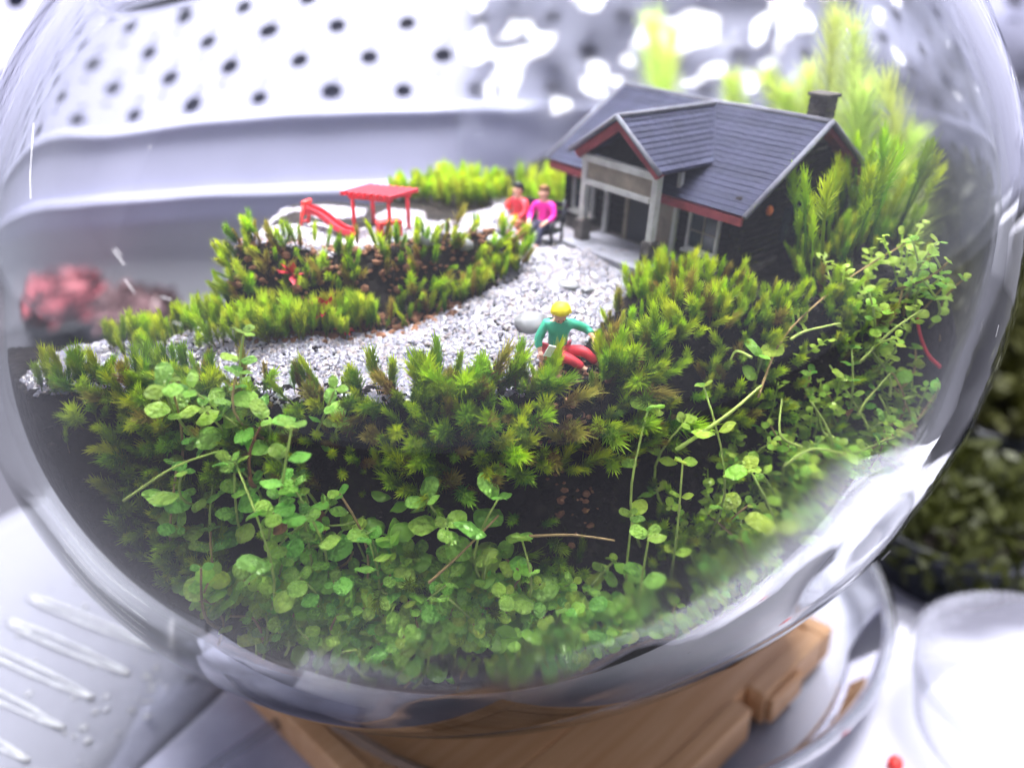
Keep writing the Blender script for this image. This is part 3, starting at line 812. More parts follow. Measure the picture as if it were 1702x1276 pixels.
P_foot = lambda x, y: (x > -4.9) & (x < -2.6) & (y > y_terr(x) - 0.25) & (y < y_terr(x) + 0.3)
moss_patch('olive moss tufts at the foot of the terrace', scatter(70, -4.9, -2.6, 14.5, 16, P_foot), 0.5, 0.8, ['mossback'], 0.6, 0.2)
P_bm = lambda x, y: (((x + 1.3) / 1.6) ** 2 + ((y - 20.3) / 1.0) ** 2 < 1)
moss_patch('low bright moss hummock behind the bench and the red pergola', scatter(170, -4, 1.2, 19, 21.6, P_bm), 0.4, 0.7, ['mossback', 'moss'], 0.6, 0.2)
P_hl = lambda x, y: (x > 0.2) & (x < 1.5) & (y > 20.6) & (y < 22.2)
moss_patch('moss tuft at the far left corner of the house', scatter(40, 0.2, 1.5, 20.6, 22.3, P_hl), 0.7, 1.3, ['mossback'], 0.7, 0.15)
P_lf = lambda x, y: (x > -8) & (x < -4.9) & (y > y_edge(x) - 1.5) & (y < y_edge(x) + 0.2)
moss_patch('pale moss pressed against the glass at the far left', scatter(220, -8.0, -4.9, 11.5, 13.9, P_lf, 0, .2), 0.4, 0.8, ['mossback', 'mossdark'], 0.5, 0.25)
P_hr = lambda x, y: (x > 5.5) & (y < 16.3 + (x - 5.0) * 0.95) & (y > 14.9 + (x - 5.0) * 0.6)
moss_patch('tall branching moss stalks in front of the dark gable wall', scatter(46, 4.9, 8.4, 14.8, 18.6, P_hr), 0.9, 2.3, ['moss'], 0.85, 0.12, 0.05, TALL)
P_rs = lambda x, y: (y > y_edge(x) - 1.3) & (y < y_edge(x) + 0.1) & (vnoise(x * 1.3 + 2, y * 1.3 + 11) > -0.22)
moss_patch('low dark moss on the shaded slope right of the green figure', scatter(170, 2.4, 6.4, 12.6, 15.6, P_rs), 0.35, 0.7, ['mossdark', 'mossback', 'moss'], 0.4, 0.28)
moss_patch('short moss at the foot of the dark gable wall', scatter(90, 4.9, 8.6, 14.8, 18.8, P_hr), 0.45, 0.75, ['mossback', 'mossdark'], 0.6, 0.25)

# feathery fronds behind and right of the house
def frond(base, tip, seed, width, label, needles=650):
    r2 = random.Random(seed); base = Vector(base); tip = Vector(tip) - base
    root = empty('feathery_frond', base); tag(root, label, 'plant', 'feathery fronds behind the house')
    side = Vector((r2.uniform(-1, 1), r2.uniform(-1, 1), 0)) * 0.12 * tip.length
    f = lambda t: tip * t + side * math.sin(t * math.pi)
    MB().tube([f(i / 8) for i in range(9)], [0.05 - 0.0045 * i for i in range(9)], 5).build('stem', M['frondstem'], root, True)
    mb = MB(); ln = tip.length
    for i in range(needles):
        t = 0.15 + 0.85 * i / needles; p0 = f(t); an = i * 2.4 + r2.uniform(-.4, .4)
        ax = (f(min(t + .02, 1.02)) - f(t - .02)).normalized()
        a = ax.cross(Vector((.3, .2, .9))).normalized(); b_ = ax.cross(a)
        rad = a * math.cos(an) + b_ * math.sin(an)
        L_ = 1.5 * width * (1.15 - 0.6 * t) * r2.uniform(.7, 1.2)
        el = 1.2 - .45 * t + r2.uniform(-.15, .15)
        d1 = rad * math.sin(el) + ax * math.cos(el); d2 = (d1 + ax * .5).normalized()
        tn = ax.cross(rad).normalized() * 0.012
        p1 = p0 + d1 * L_ * .5; p2 = p1 + d2 * L_ * .5
        mb.add([p0 - tn, p0 + tn, p1 + tn, p1 - tn, p2], [(0, 1, 2, 3), (3, 2, 4)])
    o = mb.build('needles', M['frond'], root)
fr = [((1395, 320), (1395, 22), 21.5, .95, 'tall feathery frond rising highest behind the chimney'),
      ((1440, 330), (1425, 45), 20.5, .95, 'tall curved feathery frond just right of the highest one'),
      ((1490, 340), (1480, 135), 20.0, .9, 'feathery frond with dark stem close to the right glass'),
      ((1500, 380), (1530, 225), 19.5, .8, 'short feathery frond leaning against the right glass'),
      ((1440, 360), (1440, 150), 19.6, .9, 'feathery frond right behind the roof corner'),
      ((1410, 330), (1345, 120), 22.5, .8, 'bushy feathery frond left of the chimney'),
      ((1330, 300), (1275, 125), 23.5, .8, 'blurred feathery frond behind the middle of the ridge'),
      ((1260, 300), (1215, 130), 24.0, .7, 'blurred short frond behind the porch ridge end'),
      ((1100, 330), (1085, 30), 25.5, .9, 'blurred upright frond behind the left roof corner'),
      ((1130, 330), (1120, 55), 26.0, .8, 'second blurred frond behind the left roof corner'),
      ((1480, 420), (1500, 290), 18.6, .7, 'short feathery frond low beside the gable wall'),
      ((1370, 300), (1310, 150), 23.0, .7, 'low blurred frond between chimney and ridge')]
for i, (b_, t_, y_, wd, lb) in enumerate(fr):
    b3 = at(*b_, y_ + .3); b3.z = float(H(b3.x, b3.y)) - .1
    t3 = at(*t_, y_)
    for _ in range(40):
        if float(inside(t3, 0.25)) < 1 and float(inside(b3, 0.1)) < 1: break
        t3 = t3.lerp(BC, 0.02); b3 = b3.lerp(Vector((BC.x, BC.y, b3.z)), 0.02)
    frond(b3, t3, i + 40, wd, lb)

# ------------------------------------------------------------------ creeping plants
def leaf_mesh(name, material, seed):
    r2 = random.Random(seed); v = [(0, 0, 0)]; f = []; n = 14; rings = (0.45, 0.8, 1.0)
    L_ = r2.uniform(.95, 1.1); W_ = r2.uniform(.82, .98)
    for ri, r_ in enumerate(rings):
        for k in range(n):
            a = 2 * math.pi * k / n
            x = 0.55 + 0.5 * r_ * math.cos(a) * L_; y = 0.5 * r_ * math.sin(a) * W_ * (1 + 0.06 * math.cos(a))
            rr = r_ + .03 * r2.uniform(-1, 1)
            z = 0.10 - 0.16 * rr * rr + 0.05 * math.sin(3 * a + seed) * r_ - 0.05 * math.exp(-(y / .08) ** 2) * (1 - r_ * .4)
            v.append((x, y, z))
    v[0] = (0.55, 0, 0.05)
    for k in range(n): f.append((0, 1 + k, 1 + (k + 1) % n))
    for ri in range(2):
        for k in range(n):
            a = 1 + ri * n + k; b_ = 1 + ri * n + (k + 1) % n; f.append((a, a + n, b_ + n, b_))
    i = len(v); v += [(-0.02, -.03, 0), (-0.02, .03, 0), (0.08, .03, -.03), (0.08, -.03, -.03)]; f.append((i, i + 1, i + 2, i + 3))
    me = bpy.data.meshes.new(name); me.from_pydata(v, [], f); me.polygons.foreach_set('use_smooth', [True] * len(f)); me.materials.append(material)
    return me
LEAF = {k: [leaf_mesh('leaf_' + k, M[k], i) for i in range(5)] for k in ('leaf', 'leafy')}
made = []
def sprig(base, tip, nodes, size, kind, stemmat, label, group, thick=0.024, droop=0.0, start=0.35):
    base = Vector(base); tip = Vector(tip)
    if float(inside(tip, 0.10)) > 1 or float(inside(base, 0.0)) > 1.02: return None
    root = empty('creeping_plant', base); d = tip - base
    bow = Vector((rnd.uniform(-.22, .22), rnd.uniform(-.22, .22), 0)) * d.length
    f = lambda t: d * t + bow * math.sin(t * math.pi) + Vector((0, 0, -droop * d.length * t * (t - 1) * -1))
    pts = [f(i / 7) for i in range(8)]
    MB().tube(pts, [thick * (1.1 - .05 * i) for i in range(8)], 6).build('stem', M[stemmat], root, True)
    tw = rnd.uniform(0, 3)
    for i in range(nodes):
        t = start + (1 - start) * i / max(1, nodes - 1); p = f(t)
        ax = (f(min(1, t + .03)) - f(t - .03)).normalized()
        a = ax.cross(Vector((.2, .9, .1))).normalized(); b_ = ax.cross(a)
        last = i == nodes - 1
        for s in range(3 if last else 2):
            if not last and rnd.random() < .12: continue
            an = tw + i * 1.57 + s * (math.pi if not last else 2.1) + rnd.uniform(-.35, .35)
            out = (a * math.cos(an) + b_ * math.sin(an) + ax * rnd.uniform(.1, .5)).normalized()
            nrm = (Vector((rnd.gauss(0, .3), rnd.gauss(-.25, .3), 1.0)) + ax * .5)
            yv = nrm.cross(out).normalized(); zv = out.cross(yv).normalized()
            sz = size * rnd.uniform(.55, 1.25) * (.8 if last else 1) * (1.05 - .15 * t)
            if float(inside(base + p + out * sz, 0.03)) > 1: continue
            mt = Matrix.Translation(p) @ Matrix((out, yv, zv)).transposed().to_4x4() @ Matrix.Diagonal((sz, sz, sz, 1))
            inst('leaf', rnd.choice(LEAF[kind]), root, mt)
    tag(root, label, 'plant', group)
    return root
def hero(u, v, y, size, nodes, label, kind='leaf', stem='stem', blen=None, off=0.0):
    tip = at(u, v, y); bx = tip.x + off; by = y + rnd.uniform(-.1, .25)
    base = Vector((bx, by, float(H(bx, by)) - .05))
    if blen and (tip - base).length > blen: base = tip + (base - tip).normalized() * blen
    return sprig(base, tip, nodes, size, kind, stem, label, 'creeping plants with round leaves')
HL = [
 (225, 722, 11.9, .46, 4, 'creeper with reddish stem and broad leaves, leftmost tall one', 'leaf', 'stemred', .25),
 (345, 672, 12.2, .36, 5, 'tallest upright creeper on the left, topped by small pale leaves', 'leaf', 'stem', 0),
 (455, 690, 12.3, .44, 4, 'creeper with wide paired leaves beside the dry brown stalk', 'leaf', 'stem', -.3),
 (400, 765, 12.0, .36, 4, 'leafy creeper between the tallest upright one and the dry stalk', 'leaf', 'stem', .1),
 (270, 800, 11.7, .36, 4, 'low leafy creeper under the leftmost reddish stem', 'leaf', 'stemred', .1),
 (505, 815, 12.0, .30, 3, 'small two leaved creeper right of the dry brown stalk', 'leaf', 'stem', .05),
 (570, 815, 12.0, .24, 3, 'thin sprout with dry tip in front of the dark moss', 'leaf', 'stemred', 0),
 (615, 885, 11.9, .34, 3, 'small round leaved creeper left of the central pair', 'leaf', 'stem', 0),
 (712, 825, 12.0, .38, 4, 'creeper with fresh leaf leaning right, centre of the front', 'leaf', 'stem', -.1),
 (745, 870, 11.8, .40, 3, 'glossy round leaved creeper beside the centre front one', 'leaf', 'stem', .05),
 (830, 822, 12.0, .46, 4, 'large glossy leaved creeper highest against the black slope', 'leaf', 'stem', .2),
 (868, 890, 12.1, .36, 3, 'dull shaded creeper right of the large glossy one', 'leaf', 'stem', 0),
 (1075, 880, 12.1, .36, 3, 'single glossy creeper right of the fallen stalk', 'leaf', 'stem', -.05),
 (1050, 850, 12.6, .26, 2, 'tiny shaded sprout above the single glossy creeper', 'leaf', 'stem', 0),
 (1075, 680, 13.1, .32, 3, 'isolated pale sprout with two paddle leaves in the dark hollow', 'leafy', 'stem', .05),
 (1165, 640, 13.3, .30, 4, 'slender branched creeper at the top of the right tangle', 'leafy', 'stem', .35),
 (1135, 700, 13.1, .28, 3, 'small creeper left of the slender branched one', 'leafy', 'stem', .1),
 (1130, 765, 12.8, .28, 4, 'upright thin creeper at the left edge of the right tangle', 'leafy', 'stem', .05),
 (1240, 775, 12.6, .40, 3, 'creeper with large pale glossy leaves low in the right tangle', 'leafy', 'stem', .1),
 (1190, 850, 12.2, .40, 3, 'plump leaved creeper at the lower left of the right tangle', 'leaf', 'stem', .05),
 (1265, 590, 14.0, .36, 5, 'tall yellow green creeper in the middle of the right tangle', 'leafy', 'stem', .2),
 (1330, 540, 14.6, .28, 3, 'creeper reaching over the dark bank at the upper right', 'leafy', 'stem', -.2),
 (1560, 490, 15.5, .26, 4, 'pale creeper pressed to the right glass above the red strand', 'leafy', 'stem', .1),
]
for (u, v, y, s, n, lb, k, st, off) in HL: hero(u, v, y, s * 1.2, n, lb, k, st, None, off)

def zone(lab, x, y, nodes, stem):
    side = ('below the leftmost reddish creeper' if x < -3.6 else 'below the dry brown stalk' if x < -2.0 else 'below the large glossy creeper' if x < 0.2 else 'below the fallen stalk' if x < 2.2 else 'below the isolated sprout' if x < 4.2 else 'under the slanting brown stem' if x < 6 else 'beside the red strand')
    return '%s %s creeper %s, %s' % ({2: 'short', 3: 'stubby', 4: 'leafy', 5: 'tall'}[nodes], 'brown stemmed' if stem == 'stemred' else 'green stemmed', side, 'at the glass' if y < 11.7 + max(0, x - 2) * .35 else 'further back')
def crowd(n, region, ysel, size, nodes, kinds, lab, hmin, hmax, lean=.35, out=None):
    k = 0; tries = 0
    while k < n and tries < n * 25:
        tries += 1
        x, y = region()
        z = float(H(x, y)); base = Vector((x, y, z - .05))
        h_ = rnd.uniform(hmin, hmax)
        nrm = hn(x, y)
        tip = base + (Vector((rnd.gauss(0, lean), rnd.gauss(0, lean), 1)) + nrm * .35).normalized() * h_
        if out is not None: tip = base + (Vector(out) + Vector((rnd.gauss(0, .5), rnd.gauss(0, .25), rnd.gauss(0, .35)))).normalized() * h_
        nn = rnd.choice(nodes); sm = rnd.choice(['stem', 'stem', 'stemred'])
        if sprig(base, tip, nn, rnd.uniform(*size), rnd.choice(kinds), sm, zone(lab, x, y, nn, sm), 'creeping plants with round leaves'): k += 1
crowd(82, lambda: (rnd.uniform(-5.2, 4.0), rnd.uniform(10.9, 12.3)), None, (.25, .40), (2, 3), ['leaf', 'leaf', 'leafy'], 'low round leaved creeper in the dense mat along the front glass', .5, 1.15)
crowd(52, lambda: (rnd.uniform(-4.8, 4.0), rnd.uniform(11.2, 12.6)), None, (.28, .44), (2, 3), ['leaf', 'leafy'], 'creeper', .35, .9, .3, (0, -.6, .1))
crowd(26, lambda: (rnd.uniform(0.4, 3.8), rnd.uniform(11.0, 12.6)), None, (.24, .38), (2, 3), ['leaf', 'leafy'], 'creeper', .5, 1.1)
crowd(30, lambda: (rnd.uniform(-6.3, -3.0), rnd.uniform(11.2, 12.9)), None, (.30, .42), (3, 4), ['leaf'], 'leafy creeper in the thicket at the left front', 1.2, 2.6)
crowd(82, lambda: (lambda x: (x, rnd.uniform(11.8, 12.8 + (x - 3) * .6)))(rnd.uniform(3.0, 7.4)), None, (.18, .29), (3, 4, 5), ['leafy', 'leafy', 'leaf'], 'thin stemmed yellow green creeper in the right hand tangle', .8, 1.8, .5)
def undergrowth(n, reg, kind, smin, smax, hmin, hmax, label, lean=(0, 0, 1.2)):
    fine = MB()
    for k_ in range(n):
        x, y = reg()
        b3 = Vector((x, y, float(H(x, y)) - .05)); t3 = b3 + (Vector((rnd.gauss(0, .5), rnd.gauss(0, .5), 0)) + Vector(lean)).normalized() * rnd.uniform(hmin, hmax)
        if float(inside(t3, .06)) > 1 or float(inside(b3, 0)) > 1.02: continue
        fine.tube([b3, b3.lerp(t3, .5) + Vector((rnd.gauss(0, .06), rnd.gauss(0, .06), 0)), t3], .016, 4)
        for q in range(9):
            p = b3.lerp(t3, .3 + .7 * q / 8); o_ = Vector((rnd.gauss(0, 1), rnd.gauss(0, 1), .3)).normalized()
            n_ = Vector((rnd.gauss(0, .35), rnd.gauss(-.25, .35), 1)); yv = n_.cross(o_).normalized(); zv = o_.cross(yv)
            sz = rnd.uniform(smin, smax)
            if float(inside(p + o_ * sz, 0.02)) > 1: continue
            mt = Matrix.Translation(p) @ Matrix((o_, yv, zv)).transposed().to_4x4() @ Matrix.Scale(sz, 4)
            lm = LEAF[kind][q % 5]; fine.add([mt @ w_.co for w_ in lm.vertices], [tuple(w_.vertices) for w_ in lm.polygons])
    o = fine.build('creeper_undergrowth', M[kind], None, True)
    tag(o, label, 'undergrowth', None, 'stuff')
undergrowth(100, lambda: (lambda x: (x, rnd.uniform(12.8 + (x - 3) * .3, 13.3 + (x - 3) * .62)))(rnd.uniform(3.4, 7.4)), 'leafy', .11, .22, .5, 1.2, 'mass of fine lime creepers filling the slope right of the dark hollow')
undergrowth(105, lambda: (rnd.uniform(-5.4, 4.4), rnd.uniform(11.1, 12.6)), 'leafy', .22, .40, .3, .9, 'mass of small round leaves packed against the lower front glass', (0, -.5, .5))
crowd(9, lambda: (rnd.uniform(6.6, 8.2), rnd.uniform(13.8, 15.2)), None, (.18, .26), (3, 4, 5), ['leafy'], 'pale creeper climbing the inner side of the right glass', .8, 1.5, .3)

# long trailing stems, dry stalks, red strand
def strand(name, pts, r_, material, label, cat):
    P_ = [Vector(p) for p in pts]; out = []
    n = 6
    for i in range(len(P_) - 1):
        p0, p1, p2, p3 = P_[max(0, i - 1)], P_[i], P_[i + 1], P_[min(len(P_) - 1, i + 2)]
        for k in range(n):
            t = k / n
            out.append(0.5 * ((2 * p1) + (p2 - p0) * t + (2 * p0 - 5 * p1 + 4 * p2 - p3) * t * t + (3 * p1 - p0 - 3 * p2 + p3) * t ** 3))
    out.append(P_[-1])
    o = MB().tube(out, [r_ * (1.1 - .5 * i / len(out)) for i in range(len(out))], 6).build(name, M[material], None, True)
    return tag(o, label, cat)
A = at
strand('trailing_stem', [A(1255, 660, 13.6), A(1300, 560, 14.2), A(1400, 470, 14.9), A(1500, 408, 15.4)], .022, 'stemred', 'long brownish stem slanting up to the right glass', 'stem')
strand('trailing_stem', [A(1120, 745, 13.0), A(1200, 690, 13.0), A(1260, 640, 13.4)], .035, 'stem', 'thin green stem looping below the slender branched creeper', 'stem')
strand('trailing_stem', [A(715, 960, 11.7), A(770, 910, 11.8), A(830, 850, 12.0)], .024, 'stemred', 'brown stem slanting up to the large glossy creeper', 'stem')
strand('trailing_stem', [A(880, 885, 12.2), A(950, 882, 12.1), A(1020, 890, 12.0)], .026, 'stemred', 'fallen brownish stalk lying across the front', 'stem')
strand('trailing_stem', [A(225, 820, 11.7), A(300, 770, 11.9), A(370, 745, 12.1)], .022, 'stem', 'pale stem slanting through the left thicket', 'stem')
for k_ in range(12):
    u0 = rnd.uniform(1180, 1480); v0 = rnd.uniform(560, 800); y0 = 12.9 + (u0 - 1150) / 330 + (720 - v0) / 260
    du = rnd.uniform(-70, 110); dv = rnd.uniform(-110, 30)
    P3 = [A(u0, v0, y0), A(u0 + du * .5 + rnd.uniform(-20, 20), v0 + dv * .5 + rnd.uniform(-25, 25), y0 + rnd.uniform(0, .3)), A(u0 + du, v0 + dv, y0 + rnd.uniform(0, .5))]
    if all(float(inside(p_, .15)) < 1 for p_ in P3):
        tag(strand('trailing_stem', P3, .026, 'stem', 'thin bare green stem arching through the right hand tangle', 'stem'), group='bare stems in the tangle')
strand('dry_stalk', [A(425, 800, 12.05), A(422, 750, 12.1), A(440, 705, 12.2)], .03, 'dry', 'dry brown stalk among the left creepers', 'dry stalk')
strand('red_strand', [A(1560, 612, 14.6), A(1535, 590, 14.7), A(1520, 550, 14.8), A(1518, 515, 14.9)], .04, 'redcloth', 'curved red strand against the right glass', 'red strand')
def dry_leaf(u, v, y, s, label, seed):
    r2 = random.Random(seed); mb = MB(); n = 7
    for i in range(n):
        t = i / (n - 1); wd = math.sin(t * math.pi * .92 + .1) * .28
        for sgn in (-1, 0, 1): mb.v.append((t, sgn * wd, .18 * abs(sgn) * wd * 4 + .25 * t * t))
    for i in range(n - 1):
        for k in range(2): a = i * 3 + k; mb.f.append((a, a + 3, a + 4, a + 1))
    o = mb.build('dry_leaf', M['dry'], None, True, A(u, v, y)); o.scale = (s, s, s)
    o.rotation_euler = (r2.uniform(-1, 1), r2.uniform(-1.4, -.6), r2.uniform(0, 6))
    tag(o, label, 'dry leaf', 'dry leaves')
dry_leaf(428, 805, 12.0, .4, 'curled dry leaf at the foot of the dry stalk', 1)
dry_leaf(462, 880, 11.8, .4, 'brown dry leaf low behind the left creepers', 2)
dry_leaf(545, 880, 12.2, .5, 'dark withered leaf in front of the black slope', 3)
dry_leaf(835, 790, 12.5, .3, 'dark curled leaf above the large glossy creeper', 4)
dry_leaf(1400, 690, 13.2, .25, 'small brown seed husk in the right tangle', 5)

# ------------------------------------------------------------------ house
def house():
    root = empty('miniature_house', (4.311, 19.458, 1.343), (0.034, 0.09, -0.881))
    tag(root, 'miniature dark log house with slate blue roof and white porch', 'house')
    Lh, Wh, He, Hr = 5.372, 4.628, 1.414, 2.858
    xa, xb, pr, Hp, Hpe = -1.222, 1.158, 0.671, 2.83, 2.0
    xm = (xa + xb) / 2; yf = -Wh / 2 - pr
    wx, wy = 2.35, 1.95
    MB().box((-wx - .08, -wy - .08, -0.6), (wx + .08, wy + .08, 0.12)).build('foundation', M['stone'], root, bevel=.03)
    slab = MB().box((xa + .02, yf - .25, -0.5), (xb - .02, -wy - .09, 0.08)).build('porch_floor', M['slab'], root, bevel=.03)
    slope = (Hr - He) / (Wh / 2)
    wall = MB().box((-wx + .06, -wy + .06, 0.1), (wx - .06, wy - .06, He + .15)).build('wall', M['log'], root)
    hl = 0.15
    def log(x0, x1, y0, y1, z): 
        ln = (Vector((x1, y1, 0)) - Vector((x0, y0, 0)))
        MB().tube([(x0, y0, z), ((x0 + x1) / 2, (y0 + y1) / 2, z), (x1, y1, z)], hl * .52, 7).build('log', M['log'], wall, True)
    n = 10
    for i in range(n):
        z = 0.2 + i * hl
        log(-wx - .12, wx + .12, -wy, -wy, z)
        log(wx, wx, -wy - .12, wy + .12, z + .05)
        log(-wx, -wx, -wy - .12, wy + .12, z + .05)
    for i in range(9):      # gable logs under the right roof end
        z = 0.2 + (n + i) * hl + .05
        hw = (Hr - z) / slope - .28
        if hw > .1: log(wx, wx, -hw, hw, z); log(-wx, -wx, -hw, hw, z)
    gv = []
    for xx in (wx - .06, -wx + .06):
        mb = MB(); hw = (Hr - He) / slope - .4
        mb.add([(xx, -hw, He + .1), (xx, hw, He + .1), (xx, 0, Hr - .2)], [(0, 1, 2)]); mb.build('gable', M['log'], root)
    # ---- main roof: deck and lapped courses
    roof = empty('roof'); roof.parent = root
    sl = math.hypot(Wh / 2, Hr - He); an = math.atan2(Hr - He, Wh / 2)
    for sgn in (-1, 1):
        base = Matrix.Translation((0, sgn * Wh / 2, He)) @ (Matrix.Rotation(math.pi, 4, 'Z') if sgn > 0 else Matrix.Identity(4)) @ Matrix.Rotation(an, 4, 'X')
        mb = MB().box((-Lh / 2, 0.0, -0.10), (Lh / 2, sl, 0.0)); o = mb.build('roof_deck', M['darkred'], roof); o.matrix_local = base
        nc = 19; st = sl / nc; me = None
        for i in range(nc):
            if me is None:
                o = MB().box((-Lh / 2 - .03, -0.03, 0.002), (Lh / 2 + .03, st + .05, 0.022)).build('shingle_course', M['shingle'], roof, bevel=.008); me = o.data
            else:
                o = inst('shingle_course', me, roof)
            o.matrix_local = base @ Matrix.Translation((rnd.uniform(-.012, .012), i * st, 0.022 + .002 * (i % 3))) @ Matrix.Rotation(-0.09, 4, 'X')
    MB().tube([(-Lh / 2 - .05, 0, Hr + .03), (0, 0, Hr + .015), (Lh / 2 + .05, 0, Hr + .03)], .07, 8).build('ridge_cap', M['barge'], roof, True)
    for sx in (-1, 1):       # pale barge boards down the gable ends
        for sy in (-1, 1):
            p0 = Vector((sx * (Lh / 2 + .07), 0, Hr + .04)); p1 = Vector((sx * (Lh / 2 + .07), sy * (Wh / 2 + .04), He + .01))
            MB().tube([p0, (p0 + p1) / 2 - Vector((0, 0, .0)), p1], .06, 6).build('barge_board', M['barge'], roof, True)
    for sy in (-1, 1):
        MB().box((-Lh / 2, sy * (Wh / 2 - .01) - .04, He - .2), (Lh / 2, sy * (Wh / 2 - .01) + .04, He - .03)).build('fascia', M['darkred'], roof, bevel=.01)
    # ---- porch roof
    proof = empty('porch_roof'); proof.parent = root
    def yj(z): return -Wh / 2 * (1 - (z - He) / (Hr - He)) + 0.12
    for sgn in (-1, 1):
        xe = xb if sgn > 0 else xa
        nc = 10
        for i in range(nc):
            t0 = i / nc - .01; t1 = (i + 1) / nc + .04
            lift0, lift1 = 0.045, 0.012
            z0 = Hpe + (Hp - Hpe) * t0; z1 = Hpe + (Hp - Hpe) * min(t1, 1.0)
            x0 = xe + (xm - xe) * t0; x1 = xe + (xm - xe) * min(t1, 1.0)
            v = []
            for (x, z, lf) in ((x0, z0, lift0), (x1, z1, lift1)):
                for y in (yf - .03, yj(z)):
                    v += [(x, y, z + lf), (x, y, z - .03 + lf * .2)]
            MB().add(v, [(0, 4, 6, 2) if sgn < 0 else (0, 2, 6, 4), (1, 3, 7, 5) if sgn < 0 else (1, 5, 7, 3), (0, 1, 5, 4), (2, 6, 7, 3), (0, 2, 3, 1), (4, 5, 7, 6)]).build('shingle_course', M['shingle'], proof)
        p0 = Vector((xm, yf - .06, Hp + .05)); p1 = Vector((xe + sgn * .05, yf - .06, Hpe - .0))
        MB().tube([p0, p1], .055, 6).build('barge_board', M['barge'], proof, True)
        # red inner fascia board under the barge
        dr = (p1 - p0).normalized(); nn = Vector((dr.z, 0, -dr.x)) * (1 if sgn > 0 else -1)
        if nn.z > 0: nn = -nn
        q = [p0 + nn * .05, p1 + nn * .05, p1 + nn * .22 - dr * .05, p0 + nn * .24]
        q = [Vector((a.x, yf + .02, a.z)) for a in q] + [Vector((a.x, yf + .10, a.z)) for a in q]
        MB().add(q, [(0, 1, 2, 3), (7, 6, 5, 4), (0, 4, 5, 1), (1, 5, 6, 2), (2, 6, 7, 3), (3, 7, 4, 0)]).build('fascia', M['darkred'], proof)
    MB().tube([(xm, yf - .06, Hp + .05), (xm, yj(Hp), Hp + .05)], .055, 8).build('ridge_cap', M['barge'], proof, True)
    # cheek walls of the porch roof, and the shadowed gable recess
    ins = .18
    for xx in (xa + ins, xb - ins):
        MB().box((xx - .04, yf + .25, 1.88), (xx + .04, -1.0, Hpe + .02)).build('cheek_wall', M['log'], proof)
    MB().add([(xa + ins, yf + .55, 1.85), (xb - ins, yf + .55, 1.85), (xm, yf + .55, Hp - .12)], [(0, 1, 2)]).build('porch_gable', M['log'], proof)
    # ---- porch frame
    porch = empty('porch'); porch.parent = root
    for xx in (xa + .22, xb - .2):
        MB().box((xx - .13, yf + .05, 0.05), (xx + .13, yf + .33, 0.55)).build('post_base', M['stone'], porch, bevel=.03)
        MB().box((xx - .075, yf + .11, 0.55), (xx + .075, yf + .27, 1.93)).build('post', M['whitewood'], porch, bevel=.015)
        MB().box((xx - .05, -wy - .20, 0.1), (xx + .05, -wy - .1, 1.9)).build('post', M['whitewood'], porch, bevel=.015)
    MB().box((xa + .14, yf + .08, 1.80), (xb - .12, yf + .24, 1.95)).build('beam', M['whitewood'], porch, bevel=.015)
    MB().box((xa + .31, yf + .08, 1.32), (xb - .285, yf + .24, 1.44)).build('beam', M['whitewood'], porch, bevel=.015)
    MB().box((xa + .31, yf + .13, 1.445), (xb - .285, yf + .2, 1.795)).build('frieze_panel', M['beige'], porch)
    # ---- door
    door = MB().box((-.35, -wy - .13, .12), (.35, -wy - .08, 1.3)).build('door', M['dark'], root, bevel=.01)
    for sx in (-.41, .41): MB().box((sx - .05, -wy - .15, .1), (sx + .05, -wy - .085, 1.38)).build('door_frame', M['beige'], door)
    MB().box((-.35, -wy - .15, 1.31), (.35, -wy - .085, 1.38)).build('door_frame', M['beige'], door)
    MB().box((.5, -wy - .15, .12), (.86, -wy - .085, 1.3)).build('side_panel', M['beige'], root)
    # ---- windows
    def window(x0, x1, z0, z1):
        y = -wy - .11
        wn = MB().box((x0, y, z0), (x1, y + .03, z1)).build('window', M['pane'], root)
        t = .07
        for (a, b_) in (((x0 - t, y - .04, z0 - t), (x1 + t, y + .03, z0 - .002)), ((x0 - t, y - .04, z1 + .002), (x1 + t, y + .03, z1 + t)), ((x0 - t, y - .04, z0), (x0 - .002, y + .03, z1)), ((x1 + .002, y - .04, z0), (x1 + t, y + .03, z1))):
            MB().box(a, b_).build('window_frame', M['whitewood'], wn, bevel=.008)
        xm_ = (x0 + x1) / 2; zm = (z0 + z1) / 2
        MB().box((xm_ - .015, y - .02, z0), (xm_ + .015, y - .003, z1)).build('glazing_bar', M['beige'], wn)
        MB().box((x0, y - .022, zm - .012), (x1, y - .004, zm + .012)).build('glazing_bar', M['beige'], wn)
        MB().box((x0 - .12, y - .1, z0 - t - .05), (x1 + .12, y + .02, z0 - t - .003)).build('window_sill', M['whitewood'], wn)
    window(1.35, 2.0, 0.42, 1.12)
    window(-2.05, -1.5, 0.42, 1.12)
    # right gable window, lamp
    MB().box((wx + .06, -.5, .5), (wx + .11, .5, 1.2)).build('gable_window', M['pane'], root)
    MB().lathe([(.01, .16), (.06, .13), (.08, .04), (.05, -.03), (.01, -.05)], 10).build('wall_lamp', M['orange'], root, True, (wx + .14, -1.15, 1.22))
    # ---- chimney of stacked stones
    ch = empty('chimney'); ch.parent = root
    cx, cyy = 2.2, 0.45
    for lv in range(8):
        z = Hr - .68 + lv * .135; off = .04 if lv % 2 else -.04
        MB().box((cx - .21, cyy - .2, z), (cx + off - .006, cyy + .2, z + .128)).build('stone', M['stone'], ch, bevel=.02)
        MB().box((cx + off + .006, cyy - .2, z), (cx + .21, cyy + .2, z + .128)).build('stone', M['stone'], ch, bevel=.02)
